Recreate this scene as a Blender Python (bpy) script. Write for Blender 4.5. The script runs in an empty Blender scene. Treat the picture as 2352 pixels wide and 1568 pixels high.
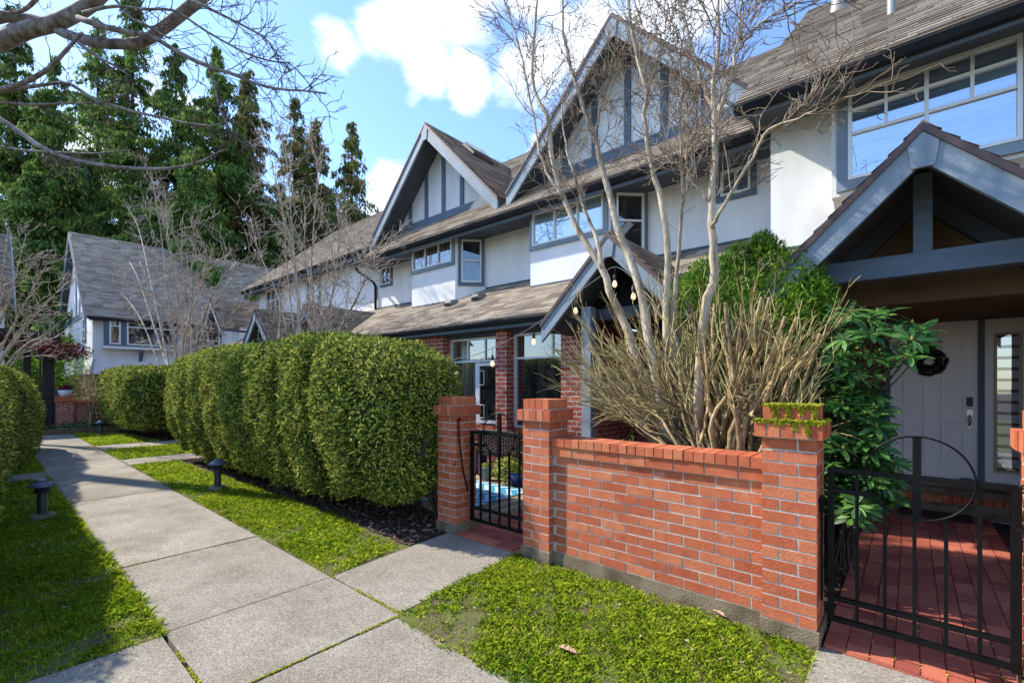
import bpy, math, random
import numpy as np
from mathutils import Vector

D2R = math.radians
scene = bpy.context.scene
COL = scene.collection
random.seed(7)
RS = np.random.RandomState(11)

# ------------------------------------------------------------------ camera geometry
EYE = 1.45
FWD = (-0.654, 0.7565)
RGT = (0.7565, 0.654)
FPX = 1056.6

def ray(px, py):
    u = (px - 1176.0) / FPX
    return (FWD[0] + u * RGT[0], FWD[1] + u * RGT[1], (880.5 - py) / FPX)
def at_y(px, py, Y):
    d = ray(px, py); t = Y / d[1]
    return (d[0] * t, Y, EYE + d[2] * t)
def at_x(px, py, X):
    d = ray(px, py); t = X / d[0]
    return (X, d[1] * t, EYE + d[2] * t)
def at_z(px, py, z=0.0):
    d = ray(px, py); t = (z - EYE) / d[2]
    return (d[0] * t, d[1] * t, z)
def at_d(px, py, t):
    d = ray(px, py)
    return (d[0] * t, d[1] * t, EYE + d[2] * t)

# ------------------------------------------------------------------ materials
def lin(c):
    return (c[0], c[1], c[2], 1.0)
MATS = {}
def mat(name, c1, c2=None, scale=8.0, rough=0.8, bump=0.0, bscale=60.0, island=0.0, c3=None,
        spec=0.3, metal=0.0, detail=6.0, trans=0.0, stretch=None, contrast=(0.35, 0.65), fine=None, stain=None):
    """noise mix of c1,c2 in object space, random value per island, noise bump"""
    m = bpy.data.materials.new(name); m.use_nodes = True
    nt = m.node_tree; N = nt.nodes; L = nt.links
    b = N['Principled BSDF']
    b.inputs['Roughness'].default_value = rough
    b.inputs['Specular IOR Level'].default_value = spec
    b.inputs['Metallic'].default_value = metal
    tc = N.new('ShaderNodeTexCoord')
    vec = tc.outputs['Object']
    if stretch:
        mp = N.new('ShaderNodeMapping'); mp.inputs['Scale'].default_value = stretch
        L.new(vec, mp.inputs['Vector']); vec = mp.outputs['Vector']
    def noise(s, d=detail):
        n = N.new('ShaderNodeTexNoise'); n.inputs['Scale'].default_value = s; n.inputs['Detail'].default_value = d
        L.new(vec, n.inputs['Vector']); return n.outputs['Fac']
    if c2 is None:
        c2 = tuple(v * 0.85 for v in c1)
    r = N.new('ShaderNodeValToRGB')
    r.color_ramp.elements[0].position = contrast[0]; r.color_ramp.elements[0].color = lin(c1)
    r.color_ramp.elements[1].position = contrast[1]; r.color_ramp.elements[1].color = lin(c2)
    if c3 is not None:
        e = r.color_ramp.elements.new(0.5 * (contrast[0] + contrast[1])); e.color = lin(c3)
    fac = noise(scale)
    geo = N.new('ShaderNodeNewGeometry')
    if island > 0:
        mx = N.new('ShaderNodeMix'); mx.inputs[0].default_value = island
        L.new(fac, mx.inputs[2]); L.new(geo.outputs['Random Per Island'], mx.inputs[3])
        fac = mx.outputs[0]
    L.new(fac, r.inputs['Fac'])
    colr = r.outputs['Color']
    if fine:
        n2 = noise(fine[0], 3.0)
        mr = N.new('ShaderNodeMapRange'); mr.inputs[1].default_value = 0.3; mr.inputs[2].default_value = 0.7
        mr.inputs[3].default_value = 1 - fine[1]; mr.inputs[4].default_value = 1 + fine[1]
        L.new(n2, mr.inputs[0])
        mm = N.new('ShaderNodeVectorMath'); mm.operation = 'SCALE'
        L.new(colr, mm.inputs[0]); L.new(mr.outputs[0], mm.inputs['Scale']); colr = mm.outputs[0]
    for (scol, sscale, lo, hi, amt) in (stain or ()):
        n3 = noise(sscale, 8.0)
        m3 = N.new('ShaderNodeMapRange'); m3.inputs[1].default_value = lo; m3.inputs[2].default_value = hi
        m3.inputs[3].default_value = 0; m3.inputs[4].default_value = amt; L.new(n3, m3.inputs[0])
        mc = N.new('ShaderNodeMix'); mc.data_type = 'RGBA'; mc.inputs[7].default_value = lin(scol)
        L.new(m3.outputs[0], mc.inputs[0]); L.new(colr, mc.inputs[6]); colr = mc.outputs[2]
    L.new(colr, b.inputs['Base Color'])
    if bump > 0:
        bp = N.new('ShaderNodeBump'); bp.inputs['Strength'].default_value = bump; bp.inputs['Distance'].default_value = 0.01
        L.new(noise(bscale), bp.inputs['Height']); L.new(bp.outputs['Normal'], b.inputs['Normal'])
    if trans > 0:
        out = N['Material Output']
        t = N.new('ShaderNodeBsdfTranslucent'); L.new(colr, t.inputs['Color'])
        mx2 = N.new('ShaderNodeMixShader'); mx2.inputs[0].default_value = trans
        L.new(b.outputs[0], mx2.inputs[1]); L.new(t.outputs[0], mx2.inputs[2]); L.new(mx2.outputs[0], out.inputs['Surface'])
    MATS[name] = m
    return m

def glass_mat(name, inner, refl, rough=0.02, inner2=None, wavy=0.0, stripes=None):
    m = bpy.data.materials.new(name); m.use_nodes = True
    nt = m.node_tree; N = nt.nodes; L = nt.links
    for n in list(N): N.remove(n)
    out = N.new('ShaderNodeOutputMaterial')
    d = N.new('ShaderNodeBsdfDiffuse'); d.inputs['Color'].default_value = lin(inner)
    tc = N.new('ShaderNodeTexCoord')
    if inner2:
        mp = N.new('ShaderNodeMapping'); mp.inputs['Scale'].default_value = stripes or (3, 3, 0.6)
        n = N.new('ShaderNodeTexNoise'); n.inputs['Scale'].default_value = 3.0
        L.new(tc.outputs['Object'], mp.inputs['Vector']); L.new(mp.outputs[0], n.inputs['Vector'])
        r = N.new('ShaderNodeValToRGB'); r.color_ramp.elements[0].position = .45; r.color_ramp.elements[1].position = .6
        r.color_ramp.elements[0].color = lin(inner); r.color_ramp.elements[1].color = lin(inner2)
        L.new(n.outputs['Fac'], r.inputs['Fac']); L.new(r.outputs[0], d.inputs['Color'])
    g = N.new('ShaderNodeBsdfGlossy'); g.inputs['Roughness'].default_value = rough
    g.inputs['Color'].default_value = (0.9, 0.95, 1, 1)
    if wavy > 0:
        nn = N.new('ShaderNodeTexNoise'); nn.inputs['Scale'].default_value = 1.6
        L.new(tc.outputs['Object'], nn.inputs['Vector'])
        bp = N.new('ShaderNodeBump'); bp.inputs['Strength'].default_value = wavy; bp.inputs['Distance'].default_value = 0.02
        L.new(nn.outputs['Fac'], bp.inputs['Height']); L.new(bp.outputs['Normal'], g.inputs['Normal'])
    mx = N.new('ShaderNodeMixShader'); mx.inputs[0].default_value = refl
    L.new(d.outputs[0], mx.inputs[1]); L.new(g.outputs[0], mx.inputs[2]); L.new(mx.outputs[0], out.inputs['Surface'])
    MATS[name] = m
    return m

def brick_tex_mat(name, axis, c1, c2, mortar, bw=0.205, bh=0.0705, ms=0.008, bump=0.6):
    """brick wall material, axis 'x' = wall in the xz plane, 'y' = wall in the yz plane, 'f' = floor"""
    m = bpy.data.materials.new(name); m.use_nodes = True
    nt = m.node_tree; N = nt.nodes; L = nt.links
    b = N['Principled BSDF']; b.inputs['Roughness'].default_value = 0.85; b.inputs['Specular IOR Level'].default_value = .2
    tc = N.new('ShaderNodeTexCoord'); sp = N.new('ShaderNodeSeparateXYZ'); cb = N.new('ShaderNodeCombineXYZ')
    L.new(tc.outputs['Object'], sp.inputs[0])
    a = {'x': ('X', 'Z'), 'y': ('Y', 'Z'), 'f': ('Y', 'X')}[axis]
    L.new(sp.outputs[a[0]], cb.inputs[0]); L.new(sp.outputs[a[1]], cb.inputs[1])
    br = N.new('ShaderNodeTexBrick')
    br.inputs['Scale'].default_value = 1.0; br.inputs['Brick Width'].default_value = bw
    br.inputs['Row Height'].default_value = bh; br.inputs['Mortar Size'].default_value = ms
    br.inputs['Color1'].default_value = lin(c1); br.inputs['Color2'].default_value = lin(c2)
    br.inputs['Mortar'].default_value = lin(mortar); br.inputs['Mortar Smooth'].default_value = 0.1
    L.new(cb.outputs[0], br.inputs['Vector'])
    ns = N.new('ShaderNodeTexNoise'); ns.inputs['Scale'].default_value = 9; ns.inputs['Detail'].default_value = 8
    L.new(tc.outputs['Object'], ns.inputs['Vector'])
    mr = N.new('ShaderNodeMapRange'); mr.inputs[1].default_value = .3; mr.inputs[2].default_value = .7
    mr.inputs[3].default_value = .75; mr.inputs[4].default_value = 1.25
    L.new(ns.outputs['Fac'], mr.inputs[0])
    sc = N.new('ShaderNodeVectorMath'); sc.operation = 'SCALE'
    L.new(br.outputs['Color'], sc.inputs[0]); L.new(mr.outputs[0], sc.inputs['Scale']); L.new(sc.outputs[0], b.inputs['Base Color'])
    bp = N.new('ShaderNodeBump'); bp.inputs['Strength'].default_value = bump; bp.inputs['Distance'].default_value = 0.006; bp.invert = True
    L.new(br.outputs['Fac'], bp.inputs['Height']); L.new(bp.outputs['Normal'], b.inputs['Normal'])
    MATS[name] = m
    return m

# ------------------------------------------------------------------ objects
ORG = {}
def tag(o, label=None, cat=None, group=None, kind=None):
    if label: o['label'] = label
    if cat: o['category'] = cat
    if group: o['group'] = group
    if kind: o['kind'] = kind
    return o
def thing(name, label, cat, loc=(0, 0, 0), group=None):
    o = bpy.data.objects.new(name, None); COL.objects.link(o)
    o.location = loc; o.empty_display_size = 0.2
    ORG[o] = Vector(loc)
    return tag(o, label, cat, group)
def link(name, me, material, parent=None, loc=None):
    o = bpy.data.objects.new(name, me); COL.objects.link(o)
    if material is not None and not me.materials: me.materials.append(material)
    if parent is not None:
        o.parent = parent; ORG[o] = ORG[parent]
    else:
        ORG[o] = Vector(loc) if loc else Vector((0, 0, 0)); o.location = ORG[o]
    return o
def np_mesh(name, V, F, origin=(0, 0, 0), smooth=False):
    """V (n,3), F (m,k) one polygon size"""
    V = np.asarray(V, dtype=np.float64) - np.array(origin)
    F = np.asarray(F, dtype=np.int32)
    me = bpy.data.meshes.new(name)
    n, k = F.shape
    me.vertices.add(len(V)); me.vertices.foreach_set('co', V.astype(np.float32).ravel())
    me.loops.add(n * k); me.loops.foreach_set('vertex_index', F.ravel())
    me.polygons.add(n); me.polygons.foreach_set('loop_start', np.arange(0, n * k, k, dtype=np.int32))
    me.polygons.foreach_set('loop_total', np.full(n, k, dtype=np.int32))
    if smooth: me.polygons.foreach_set('use_smooth', np.ones(n, dtype=bool))
    me.update(calc_edges=True)
    return me
def np_obj(name, V, F, material, parent=None, loc=None, smooth=False):
    org = ORG[parent] if parent is not None else Vector(loc or (0, 0, 0))
    return link(name, np_mesh(name, V, F, tuple(org), smooth), material, parent, loc)

class MB:
    def __init__(s): s.v = []; s.f = []; s.sm = []
    def add(s, vs, fs, smooth=False):
        n = len(s.v); s.v += [tuple(p) for p in vs]; s.f += [tuple(i + n for i in f) for f in fs]; s.sm += [smooth] * len(fs)
        return s
    def box(s, x0, x1, y0, y1, z0, z1):
        x0, x1 = min(x0, x1), max(x0, x1); y0, y1 = min(y0, y1), max(y0, y1); z0, z1 = min(z0, z1), max(z0, z1)
        return s.add([(x0, y0, z0), (x1, y0, z0), (x1, y1, z0), (x0, y1, z0), (x0, y0, z1), (x1, y0, z1), (x1, y1, z1), (x0, y1, z1)],
                     [(0, 3, 2, 1), (4, 5, 6, 7), (0, 1, 5, 4), (1, 2, 6, 5), (2, 3, 7, 6), (3, 0, 4, 7)])
    def prism(s, poly, ext):
        n = len(poly); e = Vector(ext)
        vs = [Vector(p) for p in poly]; vs2 = [p + e for p in vs]
        nrm = Vector((0, 0, 0))
        for i in range(n):
            nrm += (vs[i]).cross(vs[(i + 1) % n])
        flip = nrm.dot(e) > 0
        a = list(range(n)); b = list(range(n, 2 * n))
        fs = [tuple(reversed(a)) if flip else tuple(a), tuple(b) if flip else tuple(reversed(b))]
        for i in range(n):
            j = (i + 1) % n
            q = (i, j, n + j, n + i)
            fs.append(q if flip else tuple(reversed(q)))
        return s.add(list(vs) + list(vs2), fs)
    def bar(s, a, b, w, h=None, up=(0, 0, 1)):
        """box along a->b, w across, h along up"""
        h = h or w
        a = Vector(a); b = Vector(b); d = (b - a).normalized(); up = Vector(up)
        if abs(d.dot(up)) > .99: up = Vector((0, 1, 0))
        sd = d.cross(up).normalized(); u = sd.cross(d).normalized()
        pts = [a - sd * w / 2 - u * h / 2, a + sd * w / 2 - u * h / 2, a + sd * w / 2 + u * h / 2, a - sd * w / 2 + u * h / 2]
        return s.prism(pts, b - a)
    def tube(s, pts, rad, n=8, cap=True, closed=False):
        pts = [Vector(p) for p in pts]; m = len(pts)
        if not hasattr(rad, '__len__'): rad = [rad] * m
        vs = []; prev = None
        for i, p in enumerate(pts):
            if closed: d = (pts[(i + 1) % m] - pts[i - 1]).normalized()
            else: d = (pts[min(i + 1, m - 1)] - pts[max(i - 1, 0)]).normalized()
            if prev is None:
                a = Vector((0, 0, 1)) if abs(d.z) < .9 else Vector((1, 0, 0))
                sd = d.cross(a).normalized()
            else:
                sd = (prev - d * prev.dot(d)).normalized()
            prev = sd; u = sd.cross(d)
            for k in range(n):
                t = 2 * math.pi * k / n
                vs.append(p + (sd * math.cos(t) + u * math.sin(t)) * rad[i])
        fs = []
        for i in range(m if closed else m - 1):
            j = (i + 1) % m
            for k in range(n):
                l = (k + 1) % n
                fs.append((i * n + k, i * n + l, j * n + l, j * n + k))
        s.add(vs, fs, True)
        if cap and not closed:
            o = len(s.v) - len(vs)
            s.f.append(tuple(o + k for k in reversed(range(n)))); s.sm.append(False)
            s.f.append(tuple(o + (m - 1) * n + k for k in range(n))); s.sm.append(False)
        return s
    def lathe(s, c, prof, n=24, smooth=True):
        vs = []; fs = []
        for r, z in prof:
            for k in range(n):
                t = 2 * math.pi * k / n
                vs.append((c[0] + r * math.cos(t), c[1] + r * math.sin(t), c[2] + z))
        for i in range(len(prof) - 1):
            for k in range(n):
                l = (k + 1) % n
                fs.append((i * n + k, i * n + l, (i + 1) * n + l, (i + 1) * n + k))
        return s.add(vs, fs, smooth)
    def poly(s, pts): return s.add(pts, [tuple(range(len(pts)))])
    def build(s, name, material, parent=None, loc=None, bevel=0.0):
        org = ORG[parent] if parent is not None else Vector(loc or (0, 0, 0))
        me = bpy.data.meshes.new(name)
        me.from_pydata([tuple(Vector(p) - org) for p in s.v], [], s.f); me.update()
        me.polygons.foreach_set('use_smooth', s.sm)
        o = link(name, me, material, parent, loc)
        if bevel > 0:
            md = o.modifiers.new('bevel', 'BEVEL'); md.width = bevel; md.segments = 2; md.limit_method = 'ANGLE'
        return o
# ------------------------------------------------------------------ materials used
M = {}
M['stucco'] = mat('stucco', (.74, .745, .75), (.85, .85, .845), 1.6, .9, .6, 110, fine=(200, .08), stretch=(2, 2, .6))
M['stucco_warm'] = mat('stucco_warm', (.70, .69, .64), (.83, .82, .78), 1.6, .9, .6, 110, fine=(200, .08), stretch=(2, 2, .6))
M['trim'] = mat('blue_grey_paint', (.105, .145, .20), (.13, .175, .235), 3, .6, .3, 50, stretch=(1, 1, 6))
M['trim_light'] = mat('pale_blue_paint', (.175, .225, .275), (.24, .295, .345), 3, .6, .35, 60, fine=(120, .07))
M['soffit'] = mat('charcoal_soffit', (.07, .082, .10), (.09, .105, .125), 3, .7, .1)
M['gutter'] = mat('black_gutter', (.018, .019, .022), (.028, .029, .033), 3, .75, 0, spec=.12)
M['drip'] = mat('brown_drip_edge', (.075, .05, .05), (.11, .075, .07), 3, .5, .1)
M['wframe'] = mat('white_vinyl', (.72, .73, .72), (.78, .78, .77), 3, .4, 0)
M['cream'] = mat('cream_frame', (.42, .37, .22), (.48, .42, .26), 3, .5, 0)
M['shingle'] = mat('roof_shingles', (.175, .130, .094), (.42, .345, .265), 2.2, .95, .5, 300, island=.5, c3=(.31, .25, .19), fine=(300, .12), contrast=(.25, .75))
M['shingle_dark'] = mat('darker_roof_shingles', (.145, .108, .082), (.34, .275, .215), 2.2, .95, .5, 300, island=.5, c3=(.25, .20, .155), fine=(300, .12), contrast=(.25, .75))  # the roof shingles again in a darker tone
M['shingle_brightened'] = mat('brightened_roof_shingles', (.26, .205, .155), (.50, .41, .32), 2.2, .95, .5, 300, island=.5, c3=(.36, .295, .235), fine=(300, .12), contrast=(.25, .75))  # shingle colour brightened to make up for the far roof getting no sun
M['litter'] = mat('lawn_litter', (.09, .06, .03), (.38, .28, .17), 10, .9, .2, island=.8)
M['brick'] = mat('red_brick', (.38, .088, .036), (.56, .19, .085), 14, .88, .5, 160, island=.45, c3=(.49, .13, .055), fine=(130, .16), contrast=(.22, .78), stain=[((.62, .50, .43), 7, .64, .80, .40), ((.20, .07, .04), 11, .60, .78, .55), ((.36, .22, .10), 1.7, .56, .72, .35)])
M['mortar'] = mat('grey_mortar', (.42, .375, .31), (.55, .50, .42), 20, .95, .5, 200, fine=(200, .15))
M['footing'] = mat('stained_concrete', (.11, .08, .045), (.25, .19, .12), 6, .95, .6, 80, fine=(150, .2))
M['housebrick_x'] = brick_tex_mat('house_brick', 'x', (.29, .055, .035), (.40, .095, .055), (.45, .38, .33))
M['housebrick_y'] = brick_tex_mat('house_brick_side', 'y', (.29, .055, .035), (.40, .095, .055), (.45, .38, .33))
M['paver'] = mat('red_pavers', (.28, .065, .042), (.52, .15, .085), 7, .8, .5, 120, island=.5, c3=(.40, .10, .058), fine=(140, .2), contrast=(.25, .75), spec=.4)
M['joint'] = mat('dark_sand_joint', (.025, .022, .015), (.05, .06, .02), 9, .95, .3)
M['iron'] = mat('black_iron', (.0035, .0035, .004), (.006, .006, .0065), 10, .45, .15, 90, spec=.16)
M['dark'] = mat('dark_interior', (.010, .011, .013), (.016, .016, .018), 3, .9)  # near-black colour carries the shade inside porches, recesses and openings
M['brownwall'] = mat('brown_panel', (.13, .085, .05), (.17, .11, .065), 3, .9, .2)  # plain brown of the porch panel and entry ceiling
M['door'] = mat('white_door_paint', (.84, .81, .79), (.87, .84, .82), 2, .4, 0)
M['chrome'] = mat('satin_nickel', (.42, .41, .39), (.5, .49, .47), 5, .3, 0, metal=.9)
M['blackplastic'] = mat('black_plastic', (.012, .012, .013), (.02, .02, .02), 5, .4)
M['moss'] = mat('yellow_moss', (.22, .24, .012), (.46, .44, .03), 30, .95, .4, island=.6, trans=.15)
M['deck'] = mat('deck_boards', (.24, .17, .10), (.42, .32, .20), 6, .85, .3, 60, island=.45, stretch=(1, 8, 1), fine=(90, .15))
M['fencewood'] = mat('weathered_fence', (.09, .085, .075), (.15, .14, .12), 6, .9, .4, 60, island=.5, stretch=(8, 8, 1))
M['postwood'] = mat('dark_post_wood', (.028, .022, .022), (.05, .038, .036), 6, .85, .3, 60, stretch=(8, 8, 1))
M['timber'] = mat('planter_timber', (.10, .065, .035), (.19, .13, .075), 6, .85, .4, 60, stretch=(8, 1, 8))
M['lampblack'] = mat('lamp_metal', (.022, .026, .032), (.04, .046, .055), 5, .42, .2, 60, spec=.5)
M['lamphat'] = mat('lamp_hat_metal', (.06, .075, .105), (.10, .12, .16), 5, .38, .2, 60, spec=.6)
M['stonebase'] = mat('mossy_concrete_base', (.10, .095, .05), (.24, .22, .13), 14, .95, .6, 90)
M['win_blue'] = glass_mat('window_glass_sky', (.07, .12, .18), .58, inner2=(.22, .30, .36), stripes=(.4, .4, 9), wavy=.05)  # blue body colour imitates reflected sky; pale bands are blinds
M['win_pale'] = glass_mat('window_glass_blind', (.33, .42, .50), .45, wavy=.03)
M['win_dark'] = glass_mat('window_glass_dark', (.012, .014, .014), .22, inner2=(.05, .043, .035), wavy=.03)
M['win_curtain'] = glass_mat('window_glass_curtain', (.035, .035, .03), .24, inner2=(.22, .19, .13), wavy=.03, stripes=(9, 9, .3))
M['wood_in'] = mat('inner_brown_wood', (.055, .03, .018), (.08, .045, .025), 4, .8)
def bark(name, a, b, c, sc=10, st=(1, 1, .25)):
    return mat(name, a, b, sc, .9, .6, 45, c3=c, stretch=st, fine=(60, .2), contrast=(.3, .7))
M['bark_grey'] = bark('pale_grey_bark', (.17, .125, .08), (.62, .54, .42), (.42, .345, .25))
M['twig'] = mat('grey_twigs', (.13, .09, .06), (.36, .28, .20), 12, .9, .2)
M['twig_pale'] = mat('pale_pink_twigs', (.28, .22, .175), (.52, .44, .36), 12, .9, .2)
M['stick'] = mat('cut_shrub_bark', (.13, .075, .033), (.44, .32, .16), 18, .9, .5, 70, island=.35, c3=(.27, .19, .09), fine=(70, .2))
M['stick_thin'] = mat('shrub_twigs', (.16, .11, .04), (.50, .42, .19), 18, .9, .2, island=.6)
M['cutwood'] = mat('fresh_cut_wood', (.50, .36, .20), (.58, .43, .26), 8, .9)
M['bark_over'] = bark('overhead_branch_bark', (.09, .065, .05), (.33, .30, .29), (.20, .165, .15), 8, (1, 1, 1))
M['twig_over'] = mat('overhead_twigs', (.07, .042, .03), (.16, .115, .095), 9, .85, .2)
M['bark_dark'] = bark('conifer_bark', (.03, .022, .016), (.075, .058, .045), (.05, .038, .03), 6)
M['cedar'] = mat('cedar_foliage', (.04, .10, .022), (.26, .34, .075), .9, .85, 0, island=.5, c3=(.12, .215, .045), trans=.35, spec=.15)
M['cedar_brown'] = mat('cedar_foliage_tips', (.06, .12, .03), (.34, .23, .09), .9, .85, 0, island=.6, c3=(.15, .20, .055), trans=.35, spec=.15)
M['hedge'] = mat('hedge_foliage', (.034, .080, .012), (.60, .56, .10), 2.2, .8, 0, island=.72, c3=(.15, .225, .028), trans=.25, spec=.2, contrast=(.2, .8), stain=[((.17, .11, .04), 2.6, .60, .74, .7)])
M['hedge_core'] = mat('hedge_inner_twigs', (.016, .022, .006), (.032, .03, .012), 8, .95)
M['thuja'] = mat('thuja_foliage', (.055, .15, .012), (.26, .40, .04), 2.5, .75, 0, island=.5, c3=(.13, .26, .022), trans=.3, spec=.2)
M['rhodo'] = mat('rhododendron_leaves', (.018, .07, .012), (.10, .22, .035), 4, .48, 0, island=.6, c3=(.045, .13, .02), trans=.15, spec=.35)
M['rhodo_bud'] = mat('rhododendron_buds', (.30, .22, .05), (.4, .3, .08), 4, .6)
M['grass'] = mat('grass_blades', (.11, .24, .012), (.64, .66, .07), 2.4, .8, 0, island=.5, c3=(.36, .50, .025), trans=.35, spec=.15, contrast=(.2, .8))
M['lawn'] = mat('lawn_soil', (.10, .07, .04), (.11, .13, .025), 6, .95, .5, 60, fine=(90, .3))
M['soil'] = mat('bare_soil', (.05, .036, .022), (.10, .075, .045), 7, .95, .8, 60, fine=(90, .3))
M['mulch'] = mat('mulch_bed', (.03, .019, .013), (.075, .046, .03), 9, .95, .8, 50, fine=(60, .3))
M['chip'] = mat('bark_chips', (.05, .028, .018), (.30, .19, .12), 10, .9, .2, island=.75, c3=(.075, .043, .027))
M['leaf_dead'] = mat('dead_leaf', (.38, .21, .12), (.5, .3, .19), 30, .8, .3)
M['maroon'] = mat('maroon_leaves', (.055, .010, .014), (.17, .03, .035), 4, .8, 0, island=.6, trans=.25)
M['ivy'] = mat('ground_cover_leaves', (.03, .08, .025), (.13, .23, .07), 5, .6, 0, island=.6, trans=.2)
M['blueglaze'] = mat('blue_glaze', (.008, .016, .10), (.012, .03, .17), 5, .2, 0, spec=.7)
M['greypot'] = mat('grey_pot', (.20, .21, .20), (.27, .28, .27), 6, .8, .2)
M['whitepot'] = mat('white_pot', (.5, .52, .58), (.6, .62, .68), 6, .6)
M['yellowgreen'] = mat('yellow_green_leaves', (.13, .19, .02), (.45, .46, .08), 9, .7, 0, island=.7, trans=.25)
M['wicker'] = mat('dark_wicker', (.045, .03, .026), (.12, .085, .075), 30, .6, .5, 120)
M['cable'] = mat('cable', (.16, .15, .13), (.22, .2, .18), 6, .6)
M['rubber'] = mat('socket_rubber', (.02, .02, .022), (.03, .03, .032), 6, .5)
M['metal_vent'] = mat('vent_metal', (.20, .20, .19), (.27, .27, .26), 4, .5, 0, spec=.5)
M['beige'] = mat('valley_flashing', (.42, .36, .30), (.5, .44, .37), 4, .6)
M['skylight'] = glass_mat('skylight_dome', (.06, .05, .05), .35)
M['mossroof'] = mat('mossy_skylight', (.10, .14, .09), (.16, .20, .14), 4, .9)

def concrete_mat():
    m = bpy.data.materials.new('exposed_aggregate'); m.use_nodes = True
    nt = m.node_tree; N = nt.nodes; L = nt.links
    b = N['Principled BSDF']; b.inputs['Roughness'].default_value = .92; b.inputs['Specular IOR Level'].default_value = .25
    tc = N.new('ShaderNodeTexCoord')
    def noise(s, d=4.0, r=.6):
        n = N.new('ShaderNodeTexNoise'); n.inputs['Scale'].default_value = s; n.inputs['Detail'].default_value = d
        n.inputs['Roughness'].default_value = r
        L.new(tc.outputs['Object'], n.inputs['Vector']); return n.outputs['Fac']
    r = N.new('ShaderNodeValToRGB')
    r.color_ramp.elements[0].position = .3; r.color_ramp.elements[0].color = (.195, .160, .115, 1)
    r.color_ramp.elements[1].position = .7; r.color_ramp.elements[1].color = (.335, .297, .232, 1)
    e = r.color_ramp.elements.new(.5); e.color = (.275, .24, .183, 1)
    L.new(noise(1.7, 7, .65), r.inputs['Fac'])
    v = N.new('ShaderNodeTexVoronoi'); v.inputs['Scale'].default_value = 150; L.new(tc.outputs['Object'], v.inputs['Vector'])
    sp = N.new('ShaderNodeSeparateColor'); L.new(v.outputs['Color'], sp.inputs[0])
    mr = N.new('ShaderNodeMapRange'); mr.inputs[3].default_value = .66; mr.inputs[4].default_value = 1.34
    L.new(sp.outputs[0], mr.inputs[0])
    sc = N.new('ShaderNodeVectorMath'); sc.operation = 'SCALE'; L.new(r.outputs[0], sc.inputs[0]); L.new(mr.outputs[0], sc.inputs['Scale'])
    n2 = noise(60, 3, .7)
    mr2 = N.new('ShaderNodeMapRange'); mr2.inputs[1].default_value = .35; mr2.inputs[2].default_value = .65
    mr2.inputs[3].default_value = .82; mr2.inputs[4].default_value = 1.18; L.new(n2, mr2.inputs[0])
    sc2 = N.new('ShaderNodeVectorMath'); sc2.operation = 'SCALE'; L.new(sc.outputs[0], sc2.inputs[0]); L.new(mr2.outputs[0], sc2.inputs['Scale'])
    geo = N.new('ShaderNodeNewGeometry'); mi = N.new('ShaderNodeMapRange'); mi.inputs[3].default_value = .88; mi.inputs[4].default_value = 1.10
    L.new(geo.outputs['Random Per Island'], mi.inputs[0])
    st = N.new('ShaderNodeMapRange'); st.inputs[1].default_value = .52; st.inputs[2].default_value = .72; st.inputs[3].default_value = 1; st.inputs[4].default_value = .74
    L.new(noise(3.3, 9, .72), st.inputs[0])
    mm = N.new('ShaderNodeMath'); mm.operation = 'MULTIPLY'; L.new(mi.outputs[0], mm.inputs[0]); L.new(st.outputs[0], mm.inputs[1])
    sc3 = N.new('ShaderNodeVectorMath'); sc3.operation = 'SCALE'; L.new(sc2.outputs[0], sc3.inputs[0]); L.new(mm.outputs[0], sc3.inputs['Scale'])
    L.new(sc3.outputs[0], b.inputs['Base Color'])
    bp = N.new('ShaderNodeBump'); bp.inputs['Strength'].default_value = .5; bp.inputs['Distance'].default_value = .004
    L.new(v.outputs['Distance'], bp.inputs['Height']); L.new(bp.outputs['Normal'], b.inputs['Normal'])
    return m
M['concrete'] = concrete_mat()

def rug_mat():
    m = bpy.data.materials.new('outdoor_rug'); m.use_nodes = True
    nt = m.node_tree; N = nt.nodes; L = nt.links
    b = N['Principled BSDF']; b.inputs['Roughness'].default_value = .9
    tc = N.new('ShaderNodeTexCoord'); sp = N.new('ShaderNodeSeparateXYZ'); L.new(tc.outputs['Object'], sp.inputs[0])
    def mth(op, a, bb=None):
        n = N.new('ShaderNodeMath'); n.operation = op
        for i, v in enumerate((a, bb)):
            if v is None: continue
            if isinstance(v, (int, float)): n.inputs[i].default_value = v
            else: L.new(v, n.inputs[i])
        return n.outputs[0]
    x = mth('MULTIPLY', sp.outputs['X'], 5.0); y = mth('MULTIPLY', sp.outputs['Y'], 5.0)
    zig = mth('PINGPONG', y, 1.0)
    s = mth('FRACT', mth('ADD', x, zig))
    mask = mth('GREATER_THAN', s, .55)
    mx = N.new('ShaderNodeMix'); mx.data_type = 'RGBA'
    L.new(mask, mx.inputs[0]); mx.inputs[6].default_value = (.025, .24, .38, 1); mx.inputs[7].default_value = (.45, .60, .66, 1)
    L.new(mx.outputs[2], b.inputs['Base Color'])
    return m
M['rug'] = rug_mat()

def bulb_mat():
    m = bpy.data.materials.new('bulb_glass'); m.use_nodes = True
    b = m.node_tree.nodes['Principled BSDF']
    b.inputs['Base Color'].default_value = (.95, .68, .38, 1); b.inputs['Roughness'].default_value = .08
    b.inputs['Emission Color'].default_value = (1, .72, .42, 1); b.inputs['Emission Strength'].default_value = .45
    return m
M['bulb'] = bulb_mat()
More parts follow.
